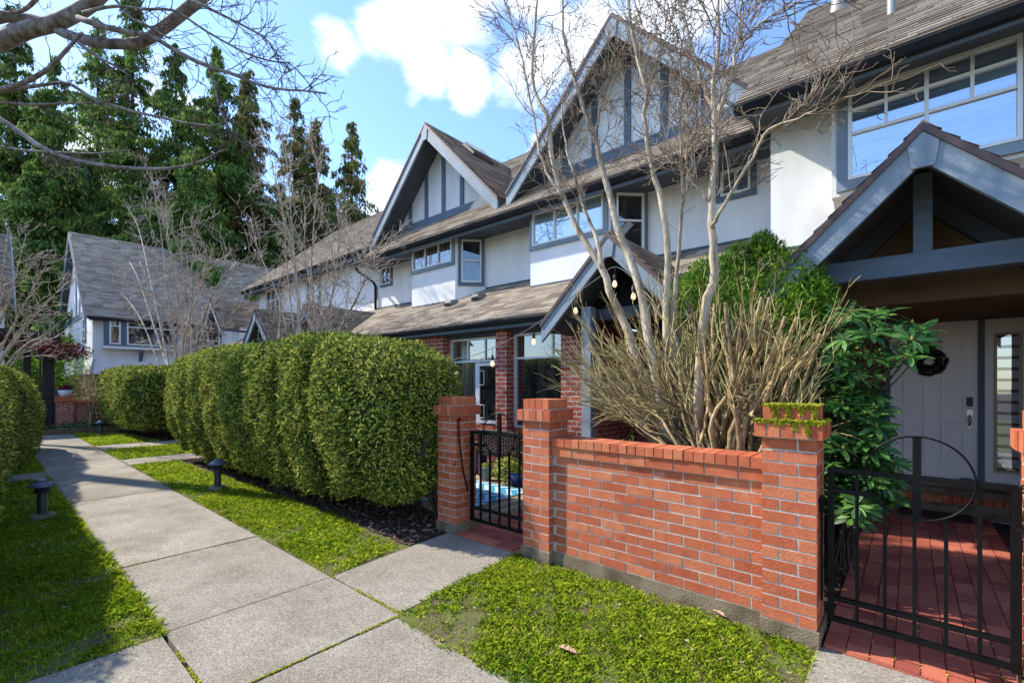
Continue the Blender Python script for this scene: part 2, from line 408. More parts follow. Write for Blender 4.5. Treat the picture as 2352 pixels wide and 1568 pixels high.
# ------------------------------------------------------------------ ground, paths, beds
def structure(o): return tag(o, kind='structure')
def sheet(name, polys, z, m):
    b = MB()
    for p in polys: b.poly([(x, y, z) for x, y in p])
    return structure(b.build(name, m))
def rect(x0, x1, y0, y1): return [(x0, y0), (x1, y0), (x1, y1), (x0, y1)]
sheet('ground', [rect(-160, 90, -90, 160)], -.06, M['soil'])
b = MB()
b.box(-60, -3.256, -12, .703, -.05, -.004); b.box(-2.42, 14, -12, .24, -.05, -.004)
b.box(-19.0, -3.31, 1.73, 2.9, -.05, -.004)
b.box(-2.5, 3.0, 1.69, 3.1, -.05, -.0045)
structure(b.build('lawn', M['lawn']))

def wob(x, y, f=1.0, s=0.0):
    return (np.sin(x * 3.1 * f + s) * np.cos(y * 2.7 * f + 1.3 * s) + .6 * np.sin(x * 7.3 * f + y * 5.1 * f + s) + .4 * np.cos(x * 13.1 * f - y * 11.7 * f + 2 * s)) / 2.0

# concrete paths: slabs with open joints
b = MB(); G = .006
def slab(x0, x1, y0, y1, z=0.0):
    b.box(x0 + G, x1 - G, y0 + G, y1 - G, -.09, z)
jx = [-2.42, -3.29, -4.70, -6.165, -7.72, -9.05, -10.4, -11.75, -13.1, -14.45, -15.8, -17.15, -18.7]
for i in range(len(jx) - 1):
    slab(jx[i + 1], jx[i], .70, 1.73, random.uniform(-.003, .003))
for x in range(6):
    slab(-2.41 + 1.45 * x, -2.41 + 1.45 * (x + 1), .25, 1.695, random.uniform(-.003, .003))
structure(b.build('path', M['concrete']))
b = MB(); slab(-3.25, -2.43, -3, .69); slab(-10.75, -9.95, -.5, .70)
structure(b.build('path_left', M['concrete']))
b = MB()
b.prism([(-3.40, 2.985, -.09), (-2.53, 2.985, -.09), (-2.44, 1.735, -.09), (-3.285, 1.735, -.09)], (0, 0, .091))
slab(-11.35, -10.5, 1.735, 3.2, .002); slab(-14.3, -13.3, 1.735, 3.4, .002); slab(-.39, 1.6, 1.70, 3.03, .003)
structure(b.build('path_branch', M['concrete']))
b = MB(); b.box(-19, 3, .2, 1.75, -.058, -.035); b.box(-3.5, -2.3, -3, 3, -.0575, -.0352)
structure(b.build('path_joint_soil', M['joint']))

def pavers(name, x0, x1, y0, y1, along, z, lw=.2, ww=.1, gap=.006):
    bb = MB(); rs = random.Random(3)
    bb.box(x0, x1, y0, y1, -.06, z - .012)
    V = bb.v; rows = int(math.ceil(((x1 - x0) if along == 'y' else (y1 - y0)) / ww))
    for r in range(rows):
        off = -lw * .5 * (r % 2) - rs.uniform(0, .02)
        a = (y0 if along == 'y' else x0) + off; end = y1 if along == 'y' else x1
        st = y0 if along == 'y' else x0
        while a < end:
            p, q = max(a, st) + gap * .7, min(a + lw, end) - gap * .7
            if q - p > .02:
                zz = z + rs.uniform(-.004, .004); o = r * ww
                if along == 'y': bb.box(x0 + o + gap / 2, min(x1, x0 + o + ww) - gap / 2, p, q, z - .03, zz)
                else: bb.box(p, q, y0 + o + gap / 2, min(y1, y0 + o + ww) - gap / 2, z - .03, zz)
            a += lw
    return structure(bb.build(name, M['paver']))
pavers('brick_walk', -.36, .64, 3.03, 7.0, 'y', .02)
pavers('brick_walk_left', -3.37, -2.26, 2.99, 5.4, 'x', .02)

# deck
b = MB(); rs = random.Random(5); x = -7.9
while x < -3.38:
    b.box(x, x + .088, 3.35, 5.62, -.02, .035 + rs.uniform(-.002, .002)); x += .094
structure(b.build('deck', M['deck']))

def blob_edge(pts, n=60, amp=.05, seed=0):
    """closed polygon with wobbling edge"""
    r = random.Random(seed); out = []
    m = len(pts)
    for i in range(m):
        p, q = pts[i], pts[(i + 1) % m]; L = math.dist(p, q); k = max(1, int(L / .12))
        for j in range(k):
            t = j / k
            out.append((p[0] + (q[0] - p[0]) * t + r.uniform(-amp, amp), p[1] + (q[1] - p[1]) * t + r.uniform(-amp, amp)))
    return out
MULCH = [(-3.40, 2.50), (-3.42, 2.99), (-3.5, 4.6), (-10.45, 4.6), (-10.47, 2.48), (-8.5, 2.5), (-6.8, 2.56), (-4.5, 2.60), (-3.9, 2.52)]
MULCH2 = [(-14.6, 2.75), (-14.4, 4.6), (-19.0, 4.6), (-19.0, 2.75), (-17, 2.7)]
sheet('mulch_bed', [blob_edge(MULCH, amp=.03)], .004, M['mulch'])
sheet('mulch_bed_far', [blob_edge(MULCH2, amp=.03)], .004, M['mulch'])
sheet('garden_bed', [rect(-2.2, -.365, 3.2, 6.9), rect(.645, 3, 3.3, 6.9)], .006, M['mulch'])

def inpoly(px, py, poly):
    c = np.zeros(len(px), bool); n = len(poly)
    for i in range(n):
        x0, y0 = poly[i]; x1, y1 = poly[i - 1]
        t = ((y0 > py) != (y1 > py)) & (px < (x1 - x0) * (py - y0) / (y1 - y0 + 1e-12) + x0)
        c ^= t
    return c

# bark chips: small tumbled flakes
def flakes(name, polys, n, size, m, z=.006, kind='stuff'):
    V = []; F = []
    P = []
    for poly, k in polys:
        a = np.array(poly); lo, hi = a.min(0), a.max(0)
        q = RS.rand(k * 3, 2) * (hi - lo) + lo
        q = q[inpoly(q[:, 0], q[:, 1], poly)][:k]; P.append(q)
    P = np.concatenate(P); n = len(P)
    th = RS.rand(n) * 6.283; L = size * (.4 + RS.rand(n)); W = L * (.2 + .3 * RS.rand(n)); tilt = RS.randn(n) * .35; roll = RS.randn(n) * .5
    ax = np.stack([np.cos(th) * np.cos(tilt), np.sin(th) * np.cos(tilt), np.sin(tilt)], 1)
    bx = np.stack([-np.sin(th) * np.cos(roll), np.cos(th) * np.cos(roll), np.sin(roll)], 1)
    c = np.stack([P[:, 0], P[:, 1], z + RS.rand(n) * .012], 1)
    q = np.stack([c - ax * L[:, None] / 2 - bx * W[:, None] / 2, c + ax * L[:, None] / 2 - bx * W[:, None] / 2,
                  c + ax * L[:, None] / 2 + bx * W[:, None] / 2, c - ax * L[:, None] / 2 + bx * W[:, None] / 2], 1)
    o = np_obj(name, q.reshape(-1, 3), np.arange(4 * n).reshape(-1, 4), m)
    return tag(o, kind=kind)
flakes('bark_mulch', [(MULCH, 26000), (MULCH2, 3500), (rect(-2.2, -.365, 3.2, 6.0), 5000)], 0, .035, M['chip'])

R_LIT1 = rect(-2.4, -.4, 1.75, 3.0); R_LIT2 = rect(-9, -3.5, 1.8, 2.5); R_LIT3 = rect(-8, -3.4, -.3, .65)
def grass_patch(name, regions, bare=None):
    Vs = []
    for (poly, dens, hgt, wid) in regions:
        a = np.array(poly); lo, hi = a.min(0), a.max(0); n = int(dens * (hi - lo).prod())
        q = RS.rand(n, 2) * (hi - lo) + lo; q = q[inpoly(q[:, 0], q[:, 1], poly)]
        x, y = q[:, 0], q[:, 1]
        den = .60 + .45 * wob(x, y, 1.7, .7) + .42 * wob(x, y, 6.5, 2.1)
        if bare is not None: den = den - bare(x, y)
        keep = RS.rand(len(x)) < np.clip(den, .03, 1)
        x, y, den = x[keep], y[keep], den[keep]; n = len(x)
        th = RS.rand(n) * 6.283; h = hgt * (.30 + 1.05 * RS.rand(n) ** 1.4) * (.6 + .5 * np.clip(den, 0, 1.2)); lean = .25 + .9 * RS.rand(n)
        w = wid * (.6 + .8 * RS.rand(n))
        dx, dy = np.cos(th), np.sin(th)
        z0 = np.full(n, -.006)
        c = np.stack([x, y, z0], 1); sd = np.stack([-dy, dx, 0 * x], 1) * w[:, None] / 2
        mid = c + np.stack([dx * lean * h * .35, dy * lean * h * .35, h * .6], 1)
        tip = c + np.stack([dx * lean * h * 1.0, dy * lean * h * 1.0, h * (1.0 - .25 * lean)], 1)
        Vs.append(np.stack([c - sd, c + sd, mid + sd * .8, tip, mid - sd * .8], 1).reshape(-1, 3))
    V = np.concatenate(Vs); n = len(V) // 5
    F = np.arange(5 * n).reshape(-1, 5)
    return tag(np_obj(name, V, F, M['grass']), kind='stuff')
flakes('lawn_litter', [(R_LIT1, 420), (R_LIT2, 300), (R_LIT3, 260)], 0, .018, M['litter'], z=.010)
def bare_right(x, y):
    d = np.minimum(np.abs(y - 1.70), 9)
    e = .42 * np.exp(-((x + 2.05) / .38) ** 2 - ((y - 1.85) / .28) ** 2)
    e += .45 * np.exp(-((y - 3.01) / .05) ** 2)
    e += .25 * np.exp(-((x + .42) / .10) ** 2)
    e += .35 * np.exp(-(d / .05) ** 2)
    return e
R1 = [(-2.46, 1.69), (-2.0, 1.645), (-1.74, 1.665), (-1.4, 1.685), (-.375, 1.685), (-.375, 3.02), (-2.2, 3.035), (-2.54, 3.0)]
grass_patch('grass_right', [(R1, 30000, .036, .0030)], bare_right)
R2 = [(-3.42, 2.46), (-4.0, 2.46), (-4.6, 2.56), (-6.8, 2.52), (-6.8, 1.74), (-3.30, 1.74)]
R3 = [(-6.8, 1.74), (-6.8, 2.54), (-8.5, 2.45), (-10.45, 2.42), (-10.45, 1.74)]
R4 = rect(-13.28, -11.37, 1.74, 3.3); R5 = [(-14.33, 1.74), (-14.33, 3.0), (-17.0, 2.75), (-18.4, 1.8), (-17.8, 1.74)]
def bare_mid(x, y):
    return .5 * np.exp(-((x + 3.5) / .35) ** 2 - ((y - 2.45) / .16) ** 2) + .25 * np.exp(-((y - 1.74) / .04) ** 2)
grass_patch('grass_middle', [(R2, 18000, .040, .0042), (R3, 7000, .045, .009), (R4, 4200, .05, .014), (R5, 3600, .05, .016)], bare_mid)
L1 = rect(-5.2, -3.245, -1.2, .715); L2 = rect(-7.6, -5.2, -.4, .70); L3 = rect(-9.9, -7.6, -.2, .70); L4 = rect(-17, -10.78, 0, .70)
def bare_left(x, y):
    return .10 * np.exp(-((x + 3.30) / .05) ** 2) + .25 * np.exp(-((x + 3.5) / .25) ** 2 - ((y - .0) / .3) ** 2) + .2 * np.exp(-((x + 4.2) / .25) ** 2 - ((y - .05) / .2) ** 2)
grass_patch('grass_left', [(L1, 18000, .042, .0038), (L2, 12000, .042, .0055), (L3, 5500, .045, .010), (L4, 3000, .05, .016)], bare_left)
# moss growing in the joints and along the slab edges
def joint_moss():
    pts = []
    def line(p, q, n, w):
        t = RS.rand(n); a = np.array(p); bb = np.array(q)
        base = a + (bb - a) * t[:, None] + RS.randn(n, 2) * w
        keep = wob(base[:, 0], base[:, 1], 2.2, 4.0) > -.15
        pts.append(base[keep])
    line((-2.415, .75), (-2.415, 1.7), 1500, .004)
    line((-3.28, .695), (-2.43, .695), 700, .004); line((-3.29, 1.73), (-2.43, 1.73), 500, .005)
    line((-18, .70), (-3.3, .70), 5000, .012); line((-18, 1.735), (-2.4, 1.735), 3500, .01)
    line((-4.7, .72), (-4.7, 1.7), 300, .004); line((-2.42, 1.70), (-.4, 1.71), 900, .012)
    for x in (-.26, -.16, -.06, .04, .14, .24, .34): line((x, 3.03), (x, 3.7), 30, .003)
    p = np.concatenate(pts); n = len(p); s = .0025 + .0035 * RS.rand(n); th = RS.rand(n) * 6.28
    c = np.stack([p[:, 0], p[:, 1], .002 + .004 * RS.rand(n)], 1)
    c[p[:, 1] > 3.02, 2] += .02
    a = np.stack([np.cos(th), np.sin(th), RS.randn(n) * .4], 1) * s[:, None]; d = np.stack([-np.sin(th), np.cos(th), RS.randn(n) * .4], 1) * s[:, None]
    q = np.stack([c - a, c - d, c + a, c + d], 1).reshape(-1, 3)
    tag(np_obj('joint_moss', q, np.arange(4 * n).reshape(-1, 4), M['moss']), kind='stuff')
joint_moss()

# dead leaves lying about
def dead_leaf(px, py, s, label, rz, z=.03):
    x, y, _ = at_z(px, py, z)
    n = 14; vs = []; prof = [0, .55, .8, .6, .95, .7, .85, .5, 0]
    m = len(prof)
    for i, w in enumerate(prof):
        t = i / (m - 1) * 2 - 1
        vs.append((t * s, w * s * .42, .35 * s * (w * .5) + random.uniform(-.1, .1) * s)); 
    for i, w in enumerate(prof):
        t = i / (m - 1) * 2 - 1
        vs.append((t * s, 0, -.05 * s))
    for i, w in enumerate(prof):
        t = i / (m - 1) * 2 - 1
        vs.append((t * s, -w * s * .38, .3 * s * (w * .6) + random.uniform(-.1, .1) * s))
    fs = []
    for r in range(2):
        for i in range(m - 1):
            a = r * m + i; fs.append((a, a + 1, a + m + 1, a + m))
    c, q = math.cos(rz), math.sin(rz)
    mb = MB(); mb.add([(x + a * c - bb * q, y + a * q + bb * c, z + d) for a, bb, d in vs], fs)
    mb.tube([(x + c * s, y + q * s, z), (x + c * s * 1.5, y + q * s * 1.5, z + .004)], .0012, 4)
    o = mb.build('dead_leaf', M['leaf_dead'], loc=(x, y, z))
    return tag(o, label, 'dead leaf', 'dead leaves on the lawn')
dead_leaf(1303, 1490, .055, 'large curled pinkish dead leaf in the middle of the right lawn', .2)
dead_leaf(1543, 1355, .05, 'brown dead leaf lying against the foot of the brick garden wall', 1.0)
dead_leaf(1650, 1406, .045, 'pale folded dead leaf on the lawn just before the mossy brick pillar', -.4)
dead_leaf(95, 1213 - 5, .035, 'small reddish dead leaf beside the base of the nearest left lamp', .5)
# ------------------------------------------------------------------ brick pillars, garden wall, gates
BH = .0697
def pinwheel(mb, x0, x1, y0, y1, z0, n, rs):
    """courses of real bricks round a square shaft"""
    w = x1 - x0; s = w / 3.0; g = .0056
    for i in range(n):
        za = z0 + i * BH + g; zb = z0 + (i + 1) * BH - g
        j = lambda: rs.uniform(-.0015, .0015)
        if i % 2 == 0:
            r = [(x0, x0 + 2 * s, y0, y0 + s), (x0 + 2 * s, x1, y0, y0 + 2 * s), (x0 + s, x1, y1 - s, y1), (x0, x0 + s, y0 + s, y1)]
        else:
            r = [(x0, x0 + s, y0, y0 + 2 * s), (x0 + s, x1, y0, y0 + s), (x1 - s, x1, y0 + s, y1), (x0, x1 - s, y1 - s, y1)]
        for a, b_, c, d in r:
            mb.box(a + (g if a > x0 else j()), b_ - (g if b_ < x1 else j()), c + (g if c > y0 else j()), d - (g if d < y1 else j()), za, zb)
def ring(mb, x0, x1, y0, y1, z0, z1, rs, bw=.074, dp=.10):
    g = .0050
    n = max(3, int(round((x1 - x0) / bw))); w = (x1 - x0) / n
    for i in range(n):
        for (a, b_) in ((y0, y0 + dp), (y1 - dp, y1)):
            e = rs.uniform(-.003, .003)
            mb.box(x0 + i * w + g, x0 + (i + 1) * w - g, a + e + g * 0, b_ + e, z0 + g, z1 - rs.uniform(0, .004))
    m = max(1, int(round((y1 - y0 - 2 * dp) / bw))); h = (y1 - y0 - 2 * dp) / m
    for i in range(m):
        for (a, b_) in ((x0, x0 + dp), (x1 - dp, x1)):
            e = rs.uniform(-.003, .003)
            mb.box(a + e, b_ + e, y0 + dp + i * h + g, y0 + dp + (i + 1) * h - g, z0 + g, z1 - rs.uniform(0, .004))
def moss_on(name, parent, x0, x1, y0, y1, zt, drips, n=2600, seed=1):
    r = np.random.RandomState(seed)
    P = []
    a = np.stack([x0 + (x1 - x0) * r.rand(n), y0 + (y1 - y0) * r.rand(n), zt + .006 * r.rand(n)], 1)
    e = np.minimum.reduce([a[:, 0] - x0, x1 - a[:, 0], a[:, 1] - y0, y1 - a[:, 1]])
    a = a[r.rand(n) < np.clip(1.1 - e * 12, .15, 1)]
    P.append(a)
    k = n // 3
    f = np.stack([x0 + (x1 - x0) * r.rand(k), np.full(k, y0 - .004) - .006 * r.rand(k), zt - .018 * r.rand(k) ** 1.5 + .006], 1)
    f = f[wob(f[:, 0] * 6, f[:, 1], 1, seed) > -.5]
    P.append(f)
    for (dx, dl, dens) in drips:
        kk = int(dens * .6)
        q = np.stack([dx + r.randn(kk) * .006, np.full(kk, y0 - .003) - .004 * r.rand(kk), zt - dl * r.rand(kk)], 1); P.append(q)
    p = np.concatenate(P); n = len(p); s = .003 + .0045 * r.rand(n)
    A = r.randn(n, 3); A /= np.linalg.norm(A, axis=1)[:, None]; B = np.cross(A, r.randn(n, 3)); B /= np.linalg.norm(B, axis=1)[:, None]
    A = A * (s * 1.6)[:, None]; B = B * s[:, None]
    q = np.stack([p - A, p - B, p + A, p + B], 1).reshape(-1, 3)
    np_obj(name, q, np.arange(4 * n).reshape(-1, 4), M['moss'], parent)
def pillar(x0, y0, label, moss=False, seed=0, w=.27):
    rs = random.Random(seed); x1 = x0 + w; y1 = y0 + w
    t = thing('brick_pillar', label, 'brick pillar', ((x0 + x1) / 2, (y0 + y1) / 2, 0), 'brick gate pillars')
    mb = MB(); pinwheel(mb, x0, x1, y0, y1, .095, 15, rs); mb.build('shaft', M['brick'], t)
    mb = MB(); mb.box(x0 + .003, x1 - .003, y0 + .003, y1 - .003, .09, 1.15)
    mb.box(x0 - .028, x1 + .028, y0 - .028, y1 + .028, 1.143, 1.232); mb.box(x0 + .007, x1 - .007, y0 + .007, y1 - .007, 1.23, 1.318)
    mb.build('mortar', M['mortar'], t)
    mb = MB(); ring(mb, x0 - .036, x1 + .036, y0 - .036, y1 + .036, 1.141, 1.236, rs, .069)
    ring(mb, x0 + .0, x1 - .0, y0 + .0, y1 - .0, 1.238, 1.323, rs, .068); mb.build('cap', M['brick'], t)
    mb = MB(); mb.box(x0 - .012, x1 + .012, y0 - .012, y1 + .012, -.04, .094); mb.build('footing', M['footing'], t)
    if moss:
        moss_on('moss', t, x0, x1, y0, y1, 1.323, [(x0 + .068, .07, 260), (x0 + .135, .075, 280), (x0 + .2, .05, 160), (x0 + .262, .08, 500)], seed=seed)
        moss_on('moss', t, x0 - .036, x1 + .036, y0 - .036, y0 + .02, 1.238, [(x0 + .17, .045, 160), (x0 + .235, .07, 260), (x0 + .10, .03, 90)], 1500, seed + 1)
        moss_on('moss', t, x1, x1 + .036, y0, y1, 1.236, [], 900, seed + 2)
    return t
pillar(-.653, 2.985, 'brick pillar topped with thick yellow moss beside the nearer gate', True, 4)
pillar(-2.46, 2.985, 'bare brick pillar where the garden wall starts, right of the farther gate', False, 5)
pillar(-3.56, 2.985, 'darker brick pillar between the long hedge and the farther gate', False, 6)
pillar(.402, 2.985, 'brick pillar cut off by the right frame edge beyond the nearer gate', False, 7)

def garden_wall(x0, x1, label):
    rs = random.Random(9)
    t = thing('brick_wall', label, 'garden wall', ((x0 + x1) / 2, 3.13, 0), None)
    mb = MB(); g = .0056; L = .205
    for i in range(11):
        a = x0 - (L * .5 if i % 2 else 0) + .03
        while a < x1:
            p, q = max(a, x0), min(a + L, x1)
            if q - p > .03:
                for (ya, yb) in ((3.04, 3.13), (3.14, 3.22)):
                    e = rs.uniform(-.002, .002)
                    mb.box(p + g, q - g, ya + e, yb + e, .095 + i * .0700 + g, .095 + (i + 1) * .07 - g)
            a += L
    mb.build('brickwork', M['brick'], t)
    mb = MB(); mb.box(x0, x1, 3.043, 3.217, .09, .87); mb.box(x0, x1, 3.027, 3.233, .868, .946); mb.box(x0, x1, 3.020, 3.240, .944, 1.006)
    mb.build('mortar', M['mortar'], t)
    mb = MB(); a = x0
    while a < x1:
        q = min(a + .2, x1)
        if q - a > .03:
            for (ya, yb) in ((3.018, 3.12), (3.14, 3.242)):
                e = rs.uniform(-.002, .002)
                mb.box(a + g, q - g, ya + e, yb + e, .871, .943)
        a += .2
    n = 23; w = (x1 - x0) / n
    for i in range(n):
        e = rs.uniform(-.003, .003)
        mb.box(x0 + i * w + .0035, x0 + (i + 1) * w - .0035, 3.005 + e, 3.250 + e, .948, 1.014 - rs.uniform(0, .004))
    mb.build('coping', M['brick'], t)
    mb = MB(); mb.box(x0, x1, 3.03, 3.23, -.04, .094); mb.build('footing', M['footing'], t)
garden_wall(-2.189, -.654, 'long low brick garden wall with soldier coping between two pillars')

def gate(x0, x1, y, z0, z1, cx, cr, label, drop=.0):
    t = thing('iron_gate', label, 'gate', ((x0 + x1) / 2, y, 0), 'black iron garden gates')
    mb = MB(); s = .030
    mb.bar((x0, y, z0), (x0, y, z1 + .012), s); mb.bar((x1, y, z0 - .01), (x1, y, z1 + .012), s * 1.15)
    for z in (z0 + .012, z0 + .125): mb.bar((x0 + .012, y, z), (x1 - .012, y, z), s * .8, s * .9)
    mb.bar((x0 + .012, y, z1), (x1 - .012, y, z1), s * .8, s * .9)
    zr = z1 - .115
    mb.bar((x0 + .012, y, zr), (cx - cr * .82, y, zr), s * .7, s * .8); mb.bar((cx + cr * .82, y, zr), (x1 - .012, y, zr), s * .7, s * .8)
    mb.build('gate_frame', M['iron'], t)
    n = 5; w = x1 - x0
    for i in range(n):
        x = x0 + w * (i + 1) / (n + 1)
        k = abs(x - cx)
        top = z1 - .01 if k > cr * .95 else z1 - math.sqrt(max(0, cr * cr - k * k)) * .98
        if abs(x - cx) < .06: top = z1 - cr
        mb = MB(); mb.bar((x, y, z0 + .02), (x, y, top), .016); mb.build('baluster', M['iron'], t)
    mb = MB(); mb.bar((cx, y - .002, z1 - cr - .005), (cx, y - .002, z1 + cr), .034, .022, up=(0, 1, 0)); mb.build('centre_bar', M['iron'], t)
    mb = MB(); mb.tube([(cx + cr * math.cos(a), y - .014, z1 + cr * math.sin(a)) for a in [2 * math.pi * k / 48 for k in range(48)]], .0055, 6, closed=True)
    mb.build('ring', M['iron'], t)
    return t
g1 = gate(-3.19, -2.475, 3.10, .14, .985, -2.83, .195, 'black iron gate with a ring, ajar before the blue rug patio')
mb = MB()
mb.tube([(-3.262, 3.02, 1.10), (-3.262, 3.0, 1.115), (-3.258, 2.985, 1.10), (-3.25, 2.99, .9), (-3.235, 3.03, .6), (-3.215, 3.07, .42)], .009, 6)
mb.build('latch_spring', M['iron'], g1)
g2 = gate(-.335, .372, 3.13, .125, .968, .028, .212, 'black iron gate with a ring in front of the red brick entry walk')
mb = MB(); mb.bar((-.37, 3.06, .25), (-.37, 3.06, .83), .01, .03); mb.bar((-.38, 3.08, .80), (-.335, 3.12, .80), .014); mb.box(-.382, -.362, 3.05, 3.09, .735, .80)
mb.build('hinge_plate', M['iron'], g2)
mb = MB(); mb.bar((.372, 3.12, .78), (.42, 3.10, .78), .02); mb.tube([(.40 + .035 * math.cos(a), 3.0 + 0 * a, .985 + .022 * math.sin(a)) for a in [2 * math.pi * k / 20 for k in range(20)]], .004, 5, closed=True)
mb.tube([(.372, 3.12, .98), (.40, 3.05, .975), (.435, 3.0, .985)], .004, 5)
mb.build('latch', M['iron'], g2)
# ------------------------------------------------------------------ roofs
def shingle_arrays(o, ux, up, L, S, course=.125, tab=.30, seed=0, clip=None):
    """individual shingle tabs, o = eave corner, ux along eave, up = upslope unit; returns verts, quads"""
    r = np.random.RandomState(seed)
    o = np.array(o, float); ux = np.array(ux, float); up = np.array(up, float); n = np.cross(ux, up)
    if n[2] < 0: n = -n
    rows = int(math.ceil(S / course)); V = []
    for i in range(rows):
        m = int(math.ceil(L / tab)) + 1
        e = np.arange(m + 1) * tab - tab * r.rand() + r.uniform(-.06, .06, m + 1) * tab
        a = np.clip(e[:-1], 0, L); b = np.clip(e[1:], 0, L)
        k = (b - a) > .01; a, b = a[k], b[k]
        if clip is not None:
            s0 = i * course; k2 = clip((a + b) / 2, s0); a, b = a[k2], b[k2]
        if not len(a): continue
        lo = i * course + r.uniform(-.006, .006, len(a)); hi = min((i + 1) * course + .03, S)
        t = .016 + r.rand(len(a)) * .005
        def P(s, q, h): return o + ux * s[:, None] + up * (q[:, None] if hasattr(q, '__len__') else q) + n * (h[:, None] if hasattr(h, '__len__') else h)
        g = .002
        hh = np.full(len(a), .002)
        V.append(np.stack([P(a + g, lo, t), P(b - g, lo, t), P(b - g, hi, hh), P(a + g, hi, hh), P(a + g, lo, t * 0 - .004), P(b - g, lo, t * 0 - .004)], 1).reshape(-1, 3))
    V = np.concatenate(V); m = len(V) // 6
    base = np.arange(m)[:, None] * 6
    F = np.concatenate([base + np.array([0, 1, 2, 3]), base + np.array([4, 5, 1, 0])])
    return V, F
def roof_obj(name, parent, panels, m, deck=.05):
    """panels: list of (o, ux, up, L, S, seed[, clip])"""
    Vs = []; Fs = []; off = 0
    for p in panels:
        V, F = shingle_arrays(*p[:5], seed=p[5], clip=p[6] if len(p) > 6 else None)
        Vs.append(V); Fs.append(F + off); off += len(V)
        o = Vector(p[0]); ux = Vector(p[1]); up = Vector(p[2]); n = ux.cross(up)
        if n.z < 0: n = -n
        if len(p) > 6 and p[6] is not None: continue
        a = [o, o + ux * p[3], o + ux * p[3] + up * p[4], o + up * p[4]]
        q = [v - n * .002 for v in a] + [v - n * deck for v in a]
        Vs.append(np.array([tuple(v) for v in q])); Fs.append(np.array([(0, 1, 2, 3), (7, 6, 5, 4), (0, 4, 5, 1), (1, 5, 6, 2), (2, 6, 7, 3), (3, 7, 4, 0)]) + off); off += 8
    return np_obj(name, np.concatenate(Vs), np.concatenate(Fs), m, parent)

S2 = math.sqrt(.5)
def gable(house, cx, half, zap, yf, yb, m, seed=0, fas=.2, thick=.09, wall_y=None, nboards=(), base_z=None, keyed=True, name='gable_roof', trimmat=None, drip=True):
    """45 degree gable facing -y. zap: outer apex height."""
    tm = trimmat or M['trim_light']
    L = yb - yf; S = half / S2
    panels = [((cx - half, yf, zap - half), (0, 1, 0), (S2, 0, S2), L, S, seed),
              ((cx + half, yf, zap - half), (0, 1, 0), (-S2, 0, S2), L, S, seed + 1)]
    roof = roof_obj(name, house, panels, m)
    mb = MB()
    mb.prism([(cx - .09, yf - .01, zap - .075), (cx, yf - .01, zap + .018), (cx + .09, yf - .01, zap - .075), (cx, yf - .01, zap + .0)], (0, L, 0))
    mb.build('ridge_cap', m, roof)
    c = thick * 1.414
    # soffit boards under the slopes
    mb = MB()
    for s in (-1, 1):
        mb.prism([(cx, yf + .03, zap - .06), (cx + s * half, yf + .03, zap - half - .06), (cx + s * half, yf + .03, zap - half - .13), (cx, yf + .03, zap - .13)], (0, L - .03, 0))
    mb.build('gable_soffit', M['soffit'], house)
    for s in (-1, 1):
        mb = MB()
        top = .05; bot = top + fas * 1.414
        mb.prism([(cx, yf - .015, zap - top), (cx + s * half, yf - .015, zap - half - top), (cx + s * half, yf - .015, zap - half - bot), (cx, yf - .015, zap - bot)], (0, .045, 0))
        mb.build('rake_board', tm, house)
        if drip:
            mb = MB()
            mb.prism([(cx, yf - .035, zap - .008), (cx + s * (half + .01), yf - .035, zap - half - .018), (cx + s * (half + .01), yf - .035, zap - half - .075), (cx, yf - .035, zap - .065)], (0, .06, 0))
            mb.build('drip_edge', M['drip'], house)
    if keyed:
        mb = MB(); w = fas * .85
        mb.prism([(cx - w * .62, yf - .028, zap - .07 - w * .62), (cx, yf - .028, zap - .07), (cx + w * .62, yf - .028, zap - .07 - w * .62),
                  (cx + w * .45, yf - .028, zap - fas * 2.0), (cx - w * .45, yf - .028, zap - fas * 2.0)], (0, .03, 0))
        mb.build('apex_plate', tm, house)
    if wall_y is not None:
        h2 = half - .12; zt = zap - .15
        zb = base_z
        k = zt - zb
        mb = MB(); mb.prism([(cx - k, wall_y, zb), (cx + k, wall_y, zb), (cx, wall_y, zt)], (0, .12, 0)); mb.build('gable_wall', M['stucco'], house)
        for bx in nboards:
            x = cx + bx; hh = zt - abs(bx) - .02
            if hh < zb + .2: continue
            mb = MB(); mb.prism([(x - .055, wall_y - .028, zb), (x + .055, wall_y - .028, zb), (x + .055, wall_y - .028, zt - abs(bx + .055)), (x - .055, wall_y - .028, zt - abs(bx - .055))], (0, .03, 0))
            mb.build('timber_board', M['trim'], house)
        mb = MB(); mb.prism([(cx - k + .02, wall_y - .036, zb), (cx + k - .02, wall_y - .036, zb), (cx + k - .22, wall_y - .036, zb + .2), (cx - k + .22, wall_y - .036, zb + .2)], (0, .04, 0))
        mb.build('gable_band', M['trim'], house)
    return roof

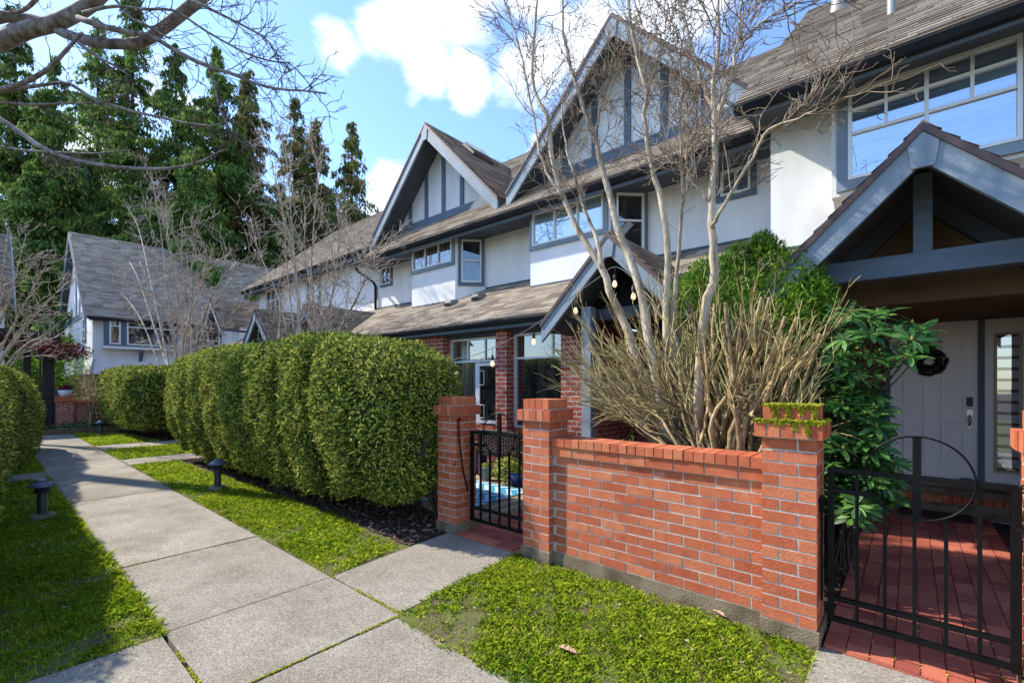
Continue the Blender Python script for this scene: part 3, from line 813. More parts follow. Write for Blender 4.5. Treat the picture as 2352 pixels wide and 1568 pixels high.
def window(house, face, a, b, z0, z1, vs=(), hs=(), glass='win_dark', frame=.035, trim=.09, hbars=(), trim_sides='lrtb', tmat='trim', dep=.05, blinds=False, fmat='wframe', vrange=None):
    """window on a plane. face: function (u, d, z) -> xyz, u along the wall, d outward; a..b = u range"""
    def bx(mb, u0, u1, d0, d1, za, zb):
        p = [face(u0, d0, za), face(u1, d0, za), face(u1, d1, za), face(u0, d1, za)]
        mb.prism(p, (0, 0, zb - za)) if zb > za else None
    mb = MB()
    bx(mb, a, b, .0, dep, z0, z0 + frame); bx(mb, a, b, .0, dep, z1 - frame, z1)
    bx(mb, a, a + frame, .0, dep, z0 + frame, z1 - frame); bx(mb, b - frame, b, .0, dep, z0 + frame, z1 - frame)
    for v in vs:
        bx(mb, v - frame * .5, v + frame * .5, .001, dep - .006, z0 + frame, z1 - frame)
    for h in hs: bx(mb, a + frame, b - frame, .002, dep - .010, h - frame * .45, h + frame * .45)
    for (u, za, zb) in hbars: bx(mb, u - frame * .4, u + frame * .4, .0, dep - .014, za, zb)
    w = mb.build('window', M[fmat], house)
    mb = MB(); bx(mb, a + .01, b - .01, .004, .014, z0 + .01, z1 - .01); mb.build('pane', M[glass], w)
    if trim:
        mb = MB(); T = trim
        if 't' in trim_sides: bx(mb, a - T, b + T, -.01, .03, z1, z1 + T * .8)
        if 'b' in trim_sides: bx(mb, a - T, b + T, -.01, .04, z0 - T, z0)
        if 'l' in trim_sides: bx(mb, a - T, a, -.01, .03, z0, z1)
        if 'r' in trim_sides: bx(mb, b, b + T, -.01, .03, z0, z1)
        mb.build('window_trim', M[tmat], w)
    return w
def fy(y): return lambda u, d, z: (u, y - d, z)
def fx(x): return lambda u, d, z: (x + d, u, z)
def fdiag(x0, y0):
    """45 degree face from (x0,y0) going (+x,+y); outward (+x,-y)"""
    return lambda u, d, z: (x0 + u * S2 + d * S2, y0 + u * S2 - d * S2, z)
def gutter(house, x0, x1, y, zt, h=.10, name='gutter', fascia=.05):
    mb = MB()
    mb.prism([(x0, y, zt), (x0, y - .01, zt), (x0, y - .022, zt - .04), (x0, y + .01, zt - h), (x0, y + .09, zt - h), (x0, y + .09, zt - .02)], (x1 - x0, 0, 0))
    mb.build(name, M['gutter'], house)
    mb = MB(); mb.box(x0, x1, y + .091, y + .115, zt - h - fascia, zt - .03); mb.build('fascia', M['trim'], house)

# ================================================================== middle townhouse
hm = thing('townhouse', 'middle grey stucco townhouse with two half-timbered gables and brick ground floor', 'townhouse', (-5.5, 6.8, 0), 'row of stucco townhouses')
LS = .57; LZ, LY = 2.45, 5.20           # lower roof: slope, eave height, eave line
def lz(y): return LZ + LS * (y - LY)
US = .85; UZ, UY = 4.49, 6.05
def uz(y): return UZ + US * (y - UY)
# upper walls
mb = MB(); mb.box(-10.68, -1.24, 6.85, 7.0, 2.6, 4.50); mb.build('upper_wall', M['stucco'], hm)
def bay(x0, x1, y0, y1, zt, name='bay'):
    d = y1 - y0
    mb = MB(); mb.prism([(x0, y0, 2.7), (x1, y0, 2.7), (x1 + d, y1, 2.7), (x0, y1, 2.7)], (0, 0, zt - 2.7))
    return mb.build(name, M['stucco'], hm)
bay(-8.53, -7.08, 6.40, 6.85, 4.48)
bay(-5.10, -3.53, 6.40, 6.85, 4.48)
w = window(hm, fy(6.40), -8.46, -7.15, 3.97, 4.44, (-8.02, -7.58), (), 'win_curtain', .028, .07, tmat='trim_light', trim_sides='lrb')
w = window(hm, fy(6.40), -5.03, -3.62, 3.86, 4.44, (-4.56, -4.1), (), 'win_pale', .028, .07, tmat='trim_light', trim_sides='lrb')
L = .45 / S2
window(hm, fdiag(-7.08, 6.40), .13, L - .10, 3.53, 4.40, (), (3.98,), 'win_dark', .028, .07)
window(hm, fdiag(-3.53, 6.40), .10, L - .10, 3.50, 4.40, (), (3.98,), 'win_dark', .028, .07)
window(hm, fy(6.85), -10.37, -9.98, 4.0, 4.42, (-10.175,), (4.21,), 'win_dark', .022, .06)
window(hm, fy(6.85), -2.01, -1.63, 4.07, 4.42, (-1.82,), (), 'win_blue', .028, .07)
# soffit of the upper eave
mb = MB(); mb.box(-10.7, -1.30, 6.14, 6.86, 4.445, 4.475); mb.build('eave_soffit', M['soffit'], hm)
gutter(hm, -9.95, -1.34, 6.05, 4.485)
# main roof
up = Vector((0, 1, US)).normalized(); SL = (10.2 - UY) / up.y
roof_obj('main_roof', hm, [((-9.9, UY - .02, UZ - .01), (1, 0, 0), tuple(up), 8.62, SL, 1)], M['shingle'])
mb = MB(); upb = Vector((0, 1, -US)).normalized(); mb.prism([(-19, 10.2, 8.0), (-1.3, 10.2, 8.0), (-1.3, 14, 8.0 - 3.8 * US), (-19, 14, 8.0 - 3.8 * US)], (0, 0, .03)); mb.build('rear_roof', M['shingle'], hm)
# dormer gables
for i, (c, yb) in enumerate(((-7.87, 9.2), (-3.41, 9.2))):
    gable(hm, c, 2.12, 7.04, 6.25, yb, M['shingle_dark'] if i == 0 else M['shingle'], 20 + 4 * i, fas=.19, wall_y=6.78, nboards=(-1.2, -.6, 0, .6, 1.2), base_z=uz(6.78) - .05, name='gable_roof')
mb = MB(); mb.bar((-5.64, 6.42, uz(6.42) + .05), (-5.64, 9.0, uz(9.0) + .05), .10, .05); mb.build('valley_flashing', M['beige'], hm)
# skylight on the right slope of the farther gable
mb = MB(); mb.prism([(-7.62, 7.1, 6.80), (-7.62, 7.75, 6.80), (-7.30, 7.75, 6.48), (-7.30, 7.1, 6.48)], (.06, 0, .06)); sk = mb.build('skylight', M['drip'], hm)
mb = MB(); mb.prism([(-7.59, 7.14, 6.84), (-7.59, 7.71, 6.84), (-7.33, 7.71, 6.58), (-7.33, 7.14, 6.58)], (.05, 0, .05)); mb.build('pane', M['skylight'], sk)
# lower roof
lup = Vector((0, 1, LS)).normalized()
roof_obj('lower_roof', hm, [((-10.3, LY - .02, LZ - .01), (1, 0, 0), tuple(lup), 6.68, 1.72 / lup.y, 5), ((-1.74, LY - .02, LZ - .01), (1, 0, 0), tuple(lup), .54, 1.72 / lup.y, 6), ((-3.62, 5.95, lz(5.95) - .01), (1, 0, 0), tuple(lup), 1.9, .97 / lup.y, 7)], M['shingle'])
gutter(hm, -10.4, -3.52, 5.20, 2.447, .09)
mb = MB(); mb.box(-10.4, -1.2, 5.30, 5.72, 2.31, 2.33); mb.build('porch_soffit', M['soffit'], hm)
mb = MB()
for (x, y) in ((-6.95, 6.33), (-6.1, 6.35)):
    z = lz(y)
    mb.box(x - .1, x + .1, y - .04, y + .1, z - .08, z + .10)
    mb.prism([(x - .12, y - .10, z + .03), (x + .12, y - .10, z + .03), (x + .12, y - .04, z + .13), (x - .12, y - .04, z + .13)], (0, .02, .012))
x, y = -6.95, 6.33
for (x, y) in ((-6.98, 6.20), (-6.28, 6.28)):
    z = lz(y)
    mb = MB(); mb.prism([(x - .085, y - .11, z - .02), (x - .085, y - .09, z + .09), (x - .085, y + .10, z + .13), (x - .085, y + .14, z + .05)], (.17, 0, 0)); v = mb.build('roof_vent', M['metal_vent'], hm)
    mb = MB(); mb.box(x - .075, x + .075, y - .125, y - .09, z - .03, z + .03); mb.build('vent_mouth', M['dark'], v)
# flashing line where upper walls meet the lower roof
mb = MB()
def flash(xa, xb, y): mb.box(xa, xb, y - .012, y + .01, lz(y) - .02, lz(y) + .045)
flash(-10.6, -8.53, 6.845); flash(-8.53, -7.08, 6.395); flash(-6.63, -5.10, 6.845); flash(-5.10, -3.53, 6.395); flash(-3.08, -1.26, 6.845)
mb.build('wall_flashing', M['soffit'], hm)
# downspouts
mb = MB(); mb.tube([(-10.62, 6.2, 4.4), (-10.62, 6.3, 4.3), (-10.62, 6.74, 4.1), (-10.62, 6.80, 4.0), (-10.62, 6.80, 3.4)], .035, 8); mb.build('downspout', M['gutter'], hm)
mb = MB(); mb.tube([(-5.2, 6.6, 4.40), (-5.17, 6.76, 4.25), (-5.15, 6.80, 4.1), (-5.15, 6.80, 3.5), (-5.13, 6.72, 3.38)], .028, 8); mb.build('downspout', M['gutter'], hm)
# ground floor: brick columns and windows
def bcol(x0, x1, y0, y1, z0=0, z1=2.32, house=hm, name='brick_column'):
    mb = MB(); mb.add([(x0, y0, z0), (x1, y0, z0), (x1, y0, z1), (x0, y0, z1)], [(0, 1, 2, 3)]); o = mb.build(name, M['housebrick_x'], house)
    mb = MB(); mb.add([(x1, y0, z0), (x1, y1, z0), (x1, y1, z1), (x1, y0, z1), (x0, y0, z0), (x0, y1, z0), (x0, y1, z1), (x0, y0, z1)], [(0, 1, 2, 3), (4, 7, 6, 5)])
    mb.build('column_side', M['housebrick_y'], o)
bcol(-7.2, -6.42, 5.5, 5.75); bcol(-5.11, -4.87, 5.5, 5.75); bcol(-3.82, -3.45, 5.5, 7.2); bcol(-10.4, -8.4, 5.5, 5.75)
mb = MB(); mb.add([(-8.4, 5.735, 0), (-3.82, 5.735, 0), (-3.82, 5.735, .72), (-8.4, 5.735, .72)], [(0, 1, 2, 3)]); mb.build('brick_plinth', M['housebrick_x'], hm)
mb = MB()
for (a, b_) in ((-6.42, -5.11), (-4.87, -3.82)):
    n = 16; w_ = (b_ - a) / n
    for i in range(n): mb.box(a + i * w_ + .004, a + (i + 1) * w_ - .004, 5.62, 5.76, .66, .735)
mb.build('brick_sill', M['brick'], hm)
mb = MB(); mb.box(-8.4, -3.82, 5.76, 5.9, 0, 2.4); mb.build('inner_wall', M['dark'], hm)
mb = MB(); mb.box(-6.42, -5.11, 5.60, 5.70, 2.26, 2.40); mb.box(-4.87, -3.82, 5.60, 5.70, 2.26, 2.40); mb.build('lintel', M['soffit'], hm)
window(hm, fy(5.74), -6.42, -5.11, .74, 2.25, (), (1.84,), 'win_curtain', .035, 0, hbars=((-5.98, 1.86, 2.22), (-5.55, 1.86, 2.22), (-5.72, .77, 1.84)))
window(hm, fy(5.74), -4.87, -3.82, .74, 2.25, (), (1.86,), 'win_dark', .035, 0, hbars=((-4.12, 1.88, 2.22),))
mb = MB()   # open casement sash
mb.box(-5.70, -5.60, 5.62, 5.66, .78, 1.80); mb.box(-5.20, -5.13, 5.62, 5.66, .78, 1.80); mb.box(-5.60, -5.20, 5.62, 5.66, .78, .83); mb.box(-5.60, -5.20, 5.62, 5.66, 1.75, 1.80)
sash = mb.build('casement_sash', M['wframe'], hm)
mb = MB(); mb.box(-5.61, -5.19, 5.635, 5.645, .82, 1.76); mb.build('pane', M['win_dark'], sash)
for (za, zb) in ((1.42, 1.66), (.86, 1.08)):
    mb = MB(); mb.tube([(-5.585, 5.605, za), (-5.47, 5.60, za + .01), (-5.47, 5.60, zb), (-5.585, 5.605, zb + .01)], .009, 5); mb.build('sash_handle', M['wframe'], sash)
# entry recess of the middle house
bcol(-3.45, -1.75, 7.2, 7.3, 0, 2.4, name='entry_wall')
mb = MB(); mb.box(-3.45, -1.1, 5.72, 7.2, 2.34, 2.37); mb.build('entry_ceiling', M['dark'], hm)
bcol(-1.75, -.62, 5.55, 7.3, 0, 2.36, name='entry_wall')
# porch gable
gable(hm, -2.66, .97, 3.22, 4.80, 6.9, M['shingle_dark'], 60, fas=.15, name='porch_roof')
mb = MB(); mb.prism([(-3.5, 5.42, 2.32), (-1.82, 5.42, 2.32), (-2.66, 5.42, 3.10)], (0, .05, 0)); mb.build('porch_gable_wall', M['dark'], hm)  # near-black puts the shade under the porch gable into the colour
mb = MB(); mb.box(-3.45, -1.9, 5.2, 5.32, 2.26, 2.40); mb.build('porch_beam', M['soffit'], hm)
for x in (-3.04, -1.93):
    mb = MB(); mb.box(x - .065, x + .065, 4.92, 5.05, 0, 2.40); mb.build('porch_post', M['trim_light'], hm)

# ================================================================== right townhouse
hr = thing('townhouse', 'nearest stucco townhouse at the right with a wide upper window and an entry porch gable', 'townhouse', (1.0, 6.5, 0), 'row of stucco townhouses')
RU = .82
def rz(y): return 4.50 + RU * (y - 5.4)
mb = MB(); mb.box(-1.25, 4.5, 6.15, 6.35, 2.6, 4.52); mb.build('upper_wall', M['stucco_warm'], hr)
mb = MB(); mb.prism([(-1.25, 6.16, 4.5), (-1.25, 10.2, rz(10.2) - .12), (-1.25, 10.2, 4.5)], (.15, 0, 0)); mb.build('end_wall', M['stucco'], hr)
mb = MB(); mb.prism([(-.63, 5.94, 3.42), (1.0, 5.94, 3.42), (1.0, 5.94, 4.50), (-.63, 5.94, 4.50)], (0, .22, 0))
mb.prism([(-.63, 5.94, 3.42), (-.57, 6.16, 3.33), (1.0, 6.16, 3.33), (1.0, 5.94, 3.42)], (0, .0, .002))
mb.prism([(-.62, 5.96, 3.425), (-.62, 6.152, 3.425), (-.62, 6.152, 3.30)], (1.6, 0, 0))
mb.build('bay', M['stucco_warm'], hr)
window(hr, fy(5.94), -.485, .74, 3.56, 4.482, (.122,), (4.035, 4.275), 'win_blue', .032, .10, hbars=((-.178, 4.04, 4.46), (.432, 4.04, 4.46)), trim_sides='lrb', tmat='trim_light')
mb = MB(); mb.box(-1.40, 4.5, 5.50, 6.16, 4.486, 4.50); mb.build('eave_soffit', M['soffit'], hr)
gutter(hr, -1.46, 4.5, 5.40, 4.495, .10, fascia=.03)
rup = Vector((0, 1, RU)).normalized(); RL = (10.2 - 5.4) / rup.y
roof_obj('main_roof', hr, [((-1.44, 5.38, 4.495), (1, 0, 0), tuple(rup), 6.0, RL, 9)], M['shingle'])
mb = MB(); mb.prism([(-1.46, 5.40, 4.46), (-1.46, 10.2, rz(10.2) - .03), (-1.46, 10.2, rz(10.2) - .22), (-1.46, 5.5, 4.36)], (.04, 0, 0)); mb.build('rake_board', M['trim_light'], hr)
mb = MB(); mb.prism([(-1.44, 10.2, rz(10.2)), (4.5, 10.2, rz(10.2)), (4.5, 13, rz(10.2) - 2.3), (-1.44, 13, rz(10.2) - 2.3)], (0, 0, -.05)); mb.build('rear_roof', M['shingle'], hr)
def on_roof(px, py):
    d = ray(px, py); t = (4.5 + RU * (-5.4) - EYE) / (d[2] - RU * d[1]); return (d[0] * t, d[1] * t, EYE + d[2] * t)
p = on_roof(2048, 36); mb = MB(); mb.lathe((p[0], p[1], p[2] - .1), [(.042, 0), (.042, .9), (.0, .9)], 14); o = mb.build('vent_pipe', M['metal_vent'], hr)
p = on_roof(1930, 22); mb = MB(); mb.lathe((p[0], p[1], p[2] - .15), [(.17, 0), (.12, .25), (.12, .55), (.19, .55), (.19, .65), (0, .7)], 16); mb.build('vent_pipe', M['metal_vent'], hr)
# lower roof of the right house
roof_obj('lower_roof', hr, [((-1.19, LY - .02, LZ - .012), (1, 0, 0), tuple(lup), .36, .98 / lup.y, 15), ((.98, LY - .02, LZ - .012), (1, 0, 0), tuple(lup), 3, .98 / lup.y, 16)], M['shingle'])
mb = MB(); mb.box(-1.25, 4.5, 6.135, 6.155, lz(6.14) - .02, lz(6.14) + .045); mb.build('wall_flashing', M['soffit'], hr)
# porch gable of the right house
gable(hr, .068, .97, 3.225, 4.20, 6.3, M['shingle_dark'], 70, fas=.155, name='porch_roof', thick=.08)
gutter(hr, 1.0, 4.5, 5.20, 2.447, .09)
mb = MB(); mb.box(-.86, 1.0, 4.65, 4.77, 2.28, 2.445); mb.build('porch_beam', M['trim'], hr)
mb = MB(); mb.box(.02, .13, 4.665, 4.755, 2.445, 3.04); mb.build('king_post', M['trim'], hr)
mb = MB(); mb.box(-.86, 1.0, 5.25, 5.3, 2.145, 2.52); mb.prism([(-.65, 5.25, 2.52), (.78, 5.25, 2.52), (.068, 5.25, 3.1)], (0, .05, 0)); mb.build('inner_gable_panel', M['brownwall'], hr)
mb = MB()
for s in (-1, 1): mb.bar((.068, 5.2, 3.02), (.068 + s * .8, 5.2, 2.22), .10, .14)
mb.build('inner_truss', M['soffit'], hr)
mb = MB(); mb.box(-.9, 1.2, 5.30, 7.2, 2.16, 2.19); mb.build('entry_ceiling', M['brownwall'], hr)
mb = MB(); mb.box(-.8, -.66, 4.65, 4.77, 0, 2.28); mb.build('porch_post', M['trim'], hr)
# entrance
bcol(-.62, -.24, 7.2, 7.3, 0, 2.3, hr, 'entry_wall'); bcol(1.0, 3.0, 5.5, 7.2, 0, 2.36, hr, 'entry_wall')
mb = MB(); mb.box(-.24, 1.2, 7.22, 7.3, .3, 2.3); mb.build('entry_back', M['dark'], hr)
mb = MB(); mb.box(-.235, -.175, 7.1, 7.24, .36, 2.20); mb.box(.565, .615, 7.1, 7.24, .36, 2.20); mb.box(-.235, 1.2, 7.1, 7.24, 2.145, 2.20); mb.build('door_frame', M['trim'], hr)
mb = MB(); mb.box(-.175, .565, 7.16, 7.21, .365, 2.145)
door = mb.build('front_door', M['door'], hr)
DX0, DX1 = -.175, .565; W = DX1 - DX0
def panel(u0, u1, z0, z1):
    mb = MB(); a, b_ = DX0 + u0 * W, DX0 + u1 * W
    e = .018
    mb.box(a, b_, 7.138, 7.162, z0, z0 + e); mb.box(a, b_, 7.138, 7.162, z1 - e, z1); mb.box(a, a + e, 7.138, 7.162, z0 + e, z1 - e); mb.box(b_ - e, b_, 7.138, 7.162, z0 + e, z1 - e)
    mb.box(a + .035, b_ - .035, 7.152, 7.164, z0 + .035, z1 - .035)
    mb.build('door_panel', M['door'], door)
for (u0, u1) in ((.16, .42), (.60, .86)):
    panel(u0, u1, .56, 1.03); panel(u0, u1, 1.16, 1.62); panel(u0, u1, 1.74, 1.98)
mb = MB(); mb.box(.478, .525, 7.125, 7.16, 1.20, 1.30); mb.build('keypad_lock', M['blackplastic'], door)
mb = MB(); mb.box(.478, .525, 7.135, 7.16, 1.08, 1.16); mb.box(.482, .518, 7.135, 7.16, .96, 1.0)
mb.tube([(.50, 7.135, 1.10), (.50, 7.09, 1.08), (.50, 7.085, 1.03), (.50, 7.13, .985)], .011, 8); mb.build('door_handle', M['chrome'], door)
mb = MB(); mb.box(.615, .98, 7.15, 7.2, .36, 2.145); sl = mb.build('sidelight', M['door'], hr)
window(hr, fy(7.145), .685, .89, .50, 1.99, (), (), 'win_dark', .022, 0, fmat='cream', dep=.03)
mb = MB(); z = .56
while z < 1.95:
    mb.box(.71, .868, 7.126, 7.13, z, z + .085); z += .118
mb.build('blind_slats', M['win_pale'], sl)
mb = MB(); mb.box(-.36, 1.3, 6.98, 7.2, 0, .13); mb.box(-.36, 1.3, 6.93, 7.2, .225, .30); mb.box(-.3, 1.2, 7.05, 7.2, .3, .362); st = mb.build('door_step', M['footing'], hr)
mb = MB(); x = -.36
while x < 1.3:
    mb.box(x + .004, x + .075, 6.96, 7.1, .132, .222); x += .079
mb.build('step_bricks', M['brick'], st)
mb = MB(); mb.box(-.1, .5, 6.60, 6.95, .021, .035); tag(mb.build('doormat', M['blackplastic']), 'flat black mat lying at the foot of the entry step', 'doormat')
mb = MB(); mb.lathe((.47, 7.05, .362), [(0, 0), (.05, .0), (.062, .03), (.05, .05), (0, .055)], 16); tag(mb.build('blue_bowl', M['blueglaze'], loc=(.47, 7.05, .362)), 'small blue bowl on the sill at the foot of the front door', 'bowl')

# ================================================================== left townhouse
hl = thing('townhouse', 'left part of the row behind the long hedge with small paired porch gables', 'townhouse', (-14.5, 7, 0), 'row of stucco townhouses')
mb = MB(); mb.box(-18.5, -10.69, 6.88, 7.05, 0, 4.93); mb.build('upper_wall', M['stucco'], hl)
mb = MB(); mb.prism([(-18.5, 7.04, 2), (-18.5, 10.2, 2), (-18.5, 10.2, 8.0), (-18.5, 7.04, 5.2)], (.1, 0, 0)); mb.build('end_wall', M['stucco'], hl)
window(hl, fy(6.88), -14.62, -13.82, 3.95, 4.82, (-14.22,), (4.35,), 'win_curtain', .035, .07)
window(hl, fy(6.88), -17.8, -16.6, 3.9, 4.80, (-17.4, -17.0), (4.42,), 'win_curtain', .035, .07)
up2 = Vector((0, 1, .84)).normalized()
roof_obj('main_roof', hl, [((-19.0, 6.38, 4.90), (1, 0, 0), tuple(up2), 9.15, 3.83 / up2.y, 31)], M['shingle'])
gutter(hl, -19.0, -10.0, 6.36, 4.90, .10, fascia=.08)
mb = MB(); mb.box(-19, -10.0, 6.48, 6.9, 4.80, 4.83); mb.build('eave_soffit', M['soffit'], hl)
roof_obj('lower_roof', hl, [((-18.6, LY - .02, LZ - .01), (1, 0, 0), tuple(lup), 8.3, 1.75 / lup.y, 35)], M['shingle'])
gutter(hl, -18.6, -10.42, 5.20, 2.447, .09)
mb = MB(); mb.box(-18.5, -10.4, 5.5, 5.6, 0, 2.34); mb.build('lower_wall', M['housebrick_x'], hl)
gable(hl, -10.22, .97, 3.22, 4.75, 6.9, M['shingle_dark'], 80, fas=.15, name='porch_roof')
gable(hl, -11.75, .97, 3.22, 4.28, 6.9, M['shingle_dark'], 84, fas=.15, name='porch_roof')
for c, y in ((-10.22, 4.75), (-11.75, 4.28)):
    mb = MB(); mb.prism([(c - .8, y + .5, 2.3), (c + .8, y + .5, 2.3), (c, y + .5, 3.08)], (0, .05, 0)); mb.build('porch_gable_wall', M['dark'], hl)
    mb = MB(); mb.box(c - .8, c + .8, y + .12, y + .25, 2.22, 2.36); mb.build('porch_beam', M['trim'], hl)
gable(hl, -19.6, 1.1, 4.55, 5.6, 7.6, M['shingle_dark'], 88, fas=.16, name='side_roof')
mb = MB(); mb.box(-20.4, -18.5, 6.2, 7.6, 0, 3.5); mb.prism([(-20.5, 6.2, 3.5), (-18.7, 6.2, 3.5), (-19.6, 6.2, 4.4)], (0, .1, 0)); mb.build('side_wall', M['stucco'], hl)

# ================================================================== far house across the end of the path
hf = thing('house', 'far pale stucco house with a big brown roof closing the end of the path', 'house', (-25, 7, 0), None)
XF = -23.0; FY0 = 2.74
mb = MB(); mb.prism([(XF, FY0, 1.95), (XF, 14, 1.95), (XF - 8.6, 14, 1.95), (XF - 8.6, FY0, 1.95)], (0, 0, 2.25))
mb.prism([(XF + .1, FY0 - .1, 1.80), (XF, FY0, 2.35), (XF - 8.6, FY0, 2.35), (XF - 8.6, FY0 - .1, 1.80)], (0, .1, 0))
mb.prism([(XF + .1, FY0 - .1, 1.80), (XF + .1, 14, 1.80), (XF, 14, 2.35), (XF, FY0, 2.35)], (-.05, 0, 0))
mb.prism([(XF, FY0, 4.19), (XF - 8.6, FY0, 4.19), (XF - 4.3, FY0, 7.7)], (0, .15, 0))
mb.build('upper_wall', M['stucco'], hf)
mb = MB(); mb.box(XF - 8, XF - .35, FY0 + .3, 14, 0, 1.9); mb.build('lower_wall', M['housebrick_x'], hf)
upf = Vector((-1, 0, .85)).normalized(); SF = 4.75 / -upf.x
roof_obj('main_roof', hf, [((XF + .45, FY0 - .25, 3.93), (0, 1, 0), tuple(upf), 11.5, SF, 41)], M['shingle_brightened'])
upg = Vector((1, 0, .85)).normalized()
mb = MB(); mb.prism([(XF - 9.05, FY0 - .25, 3.93), (XF - 9.05, 14, 3.93), (XF - 4.3, 14, 7.97), (XF - 4.3, FY0 - .25, 7.97)], (0, 0, -.06)); mb.build('rear_roof', M['shingle_dark'], hf)
for s in (-1, 1):
    mb = MB(); mb.prism([(XF - 4.3, FY0 - .27, 7.93), (XF - 4.3 + s * 4.75, FY0 - .27, 3.88), (XF - 4.3 + s * 4.75, FY0 - .27, 3.62), (XF - 4.3, FY0 - .27, 7.65)], (0, .05, 0)); mb.build('rake_board', M['trim'], hf)
mb = MB()
mb.prism([(XF + .45, FY0 - .2, 3.88), (XF - 4.3, FY0 - .2, 7.9), (XF - 9.05, FY0 - .2, 3.88), (XF - 9.05, FY0 - .2, 3.82), (XF - 4.3, FY0 - .2, 7.84), (XF + .45, FY0 - .2, 3.82)], (0, .2, 0)); mb.build('gable_soffit', M['soffit'], hf)
mb = MB(); mb.box(XF - 8.6, XF + .0, FY0 - .04, FY0, 4.12, 4.36); mb.build('gable_band', M['trim'], hf)
for k in (-3.3, -2.2, -1.1):
    mb = MB(); mb.box(XF + k - 1 - .08, XF + k - 1 + .08, FY0 - .03, FY0, 4.36, 7.7 - abs(k - 1 + 4.3) * .77 - .1); mb.build('timber_board', M['trim'], hf)
window(hf, fy(FY0), XF - 2.2, XF - 1.6, 3.2, 4.05, (), (3.6,), 'win_dark', .05, .1)
mb = MB(); mb.box(XF + .40, XF + .50, FY0 - .2, 14, 3.80, 3.90); mb.build('gutter', M['gutter'], hf)
mb = MB(); mb.box(XF, XF + .42, FY0 - .1, 14, 3.80, 3.83); mb.build('eave_soffit', M['soffit'], hf)
mb = MB(); mb.box(XF, XF + .3, 3.05, 5.3, 2.86, 4.1); bf = mb.build('box_window', M['trim'], hf)
mb = MB(); mb.box(XF, XF + .40, 2.98, 5.4, 2.76, 2.86); mb.build('window_ledge', M['wframe'], bf)
for y in (4.1,):
    mb = MB(); mb.prism([(XF, y, 2.76), (XF + .32, y, 2.76), (XF + .32, y, 2.68), (XF, y, 2.30)], (0, .1, 0)); mb.build('bracket', M['trim'], bf)
window(hf, fx(XF + .30), 3.17, 3.50, 2.93, 4.0, (), (3.62,), 'win_dark', .05, 0, hbars=((3.335, 3.62, 3.95),))
window(hf, fx(XF + .30), 3.68, 5.2, 2.93, 4.0, (), (3.62,), 'win_dark', .05, 0, hbars=((4.44, 3.62, 3.95),))
window(hf, fx(XF), 6.0, 6.9, 2.5, 3.9, (6.45,), (3.3,), 'win_dark', .05, .1)
mb = MB(); mb.prism([(XF - 2.6, 8.0, 6.3), (XF - 2.6, 9.6, 6.3), (XF - 3.6, 9.6, 7.15), (XF - 3.6, 8.0, 7.15)], (.1, 0, .12)); mb.build('skylight', M['mossroof'], hf)

# neighbour at the far left edge
hn = thing('house', 'sliver of a pale house at the left frame edge above the clipped hedge', 'house', (-24, -3, 0), None)
mb = MB(); mb.box(-28, -21.4, -9, .50, 0, 4.1); mb.build('upper_wall', M['stucco'], hn)
upn = Vector((-1, 0, .85)).normalized()
roof_obj('main_roof', hn, [((-20.9, -9, 3.85), (0, 1, 0), tuple(upn), 9.7, 3.4 / -upn.x, 51)], M['shingle_dark'])
mb = MB(); mb.prism([(-20.9, .70, 3.87), (-24.3, .70, 6.76), (-24.3, .70, 6.5), (-20.9, .70, 3.62)], (0, .04, 0)); mb.build('rake_board', M['trim_light'], hn)
# ------------------------------------------------------------------ vegetation helpers
class Twigs:
    """collects polylines and turns them into tubes in one go"""
    def __init__(s): s.g = {}
    def add(s, pts, r0, r1, k=3):
        s.g.setdefault((len(pts), k), []).append((pts, r0, r1))
    def arrays(s):
        Vs = []; Fs = []; off = 0
        for (n, k), L in s.g.items():
            P = np.array([[tuple(q) for q in l[0]] for l in L], float)       # m,n,3
            m = len(P); R = np.array([[l[1] + (l[2] - l[1]) * i / (n - 1) for i in range(n)] for l in L])
            d = np.empty_like(P); d[:, 1:-1] = P[:, 2:] - P[:, :-2]; d[:, 0] = P[:, 1] - P[:, 0]; d[:, -1] = P[:, -1] - P[:, -2]
            d /= np.linalg.norm(d, axis=2, keepdims=True) + 1e-9
            ref = np.where(np.abs(d[:, :1, 2:3]) < .9, np.array([[[0, 0, 1.]]]), np.array([[[1., 0, 0]]])) * np.ones_like(d)
            sd = np.cross(d, ref); sd /= np.linalg.norm(sd, axis=2, keepdims=True) + 1e-9
            u = np.cross(sd, d)
            a = np.arange(k) * 2 * math.pi / k
            V = P[:, :, None, :] + (sd[:, :, None, :] * np.cos(a)[None, None, :, None] + u[:, :, None, :] * np.sin(a)[None, None, :, None]) * R[:, :, None, None]
            idx = np.arange(m * n * k).reshape(m, n, k) + off
            q = np.stack([idx[:, :-1, :], np.roll(idx[:, :-1, :], -1, 2), np.roll(idx[:, 1:, :], -1, 2), idx[:, 1:, :]], -1).reshape(-1, 4)
            Vs.append(V.reshape(-1, 3)); Fs.append(q); off += m * n * k
        return np.concatenate(Vs), np.concatenate(Fs)
    def build(s, name, m, parent, smooth=True):
        V, F = s.arrays(); return np_obj(name, V, F, m, parent, smooth=smooth)

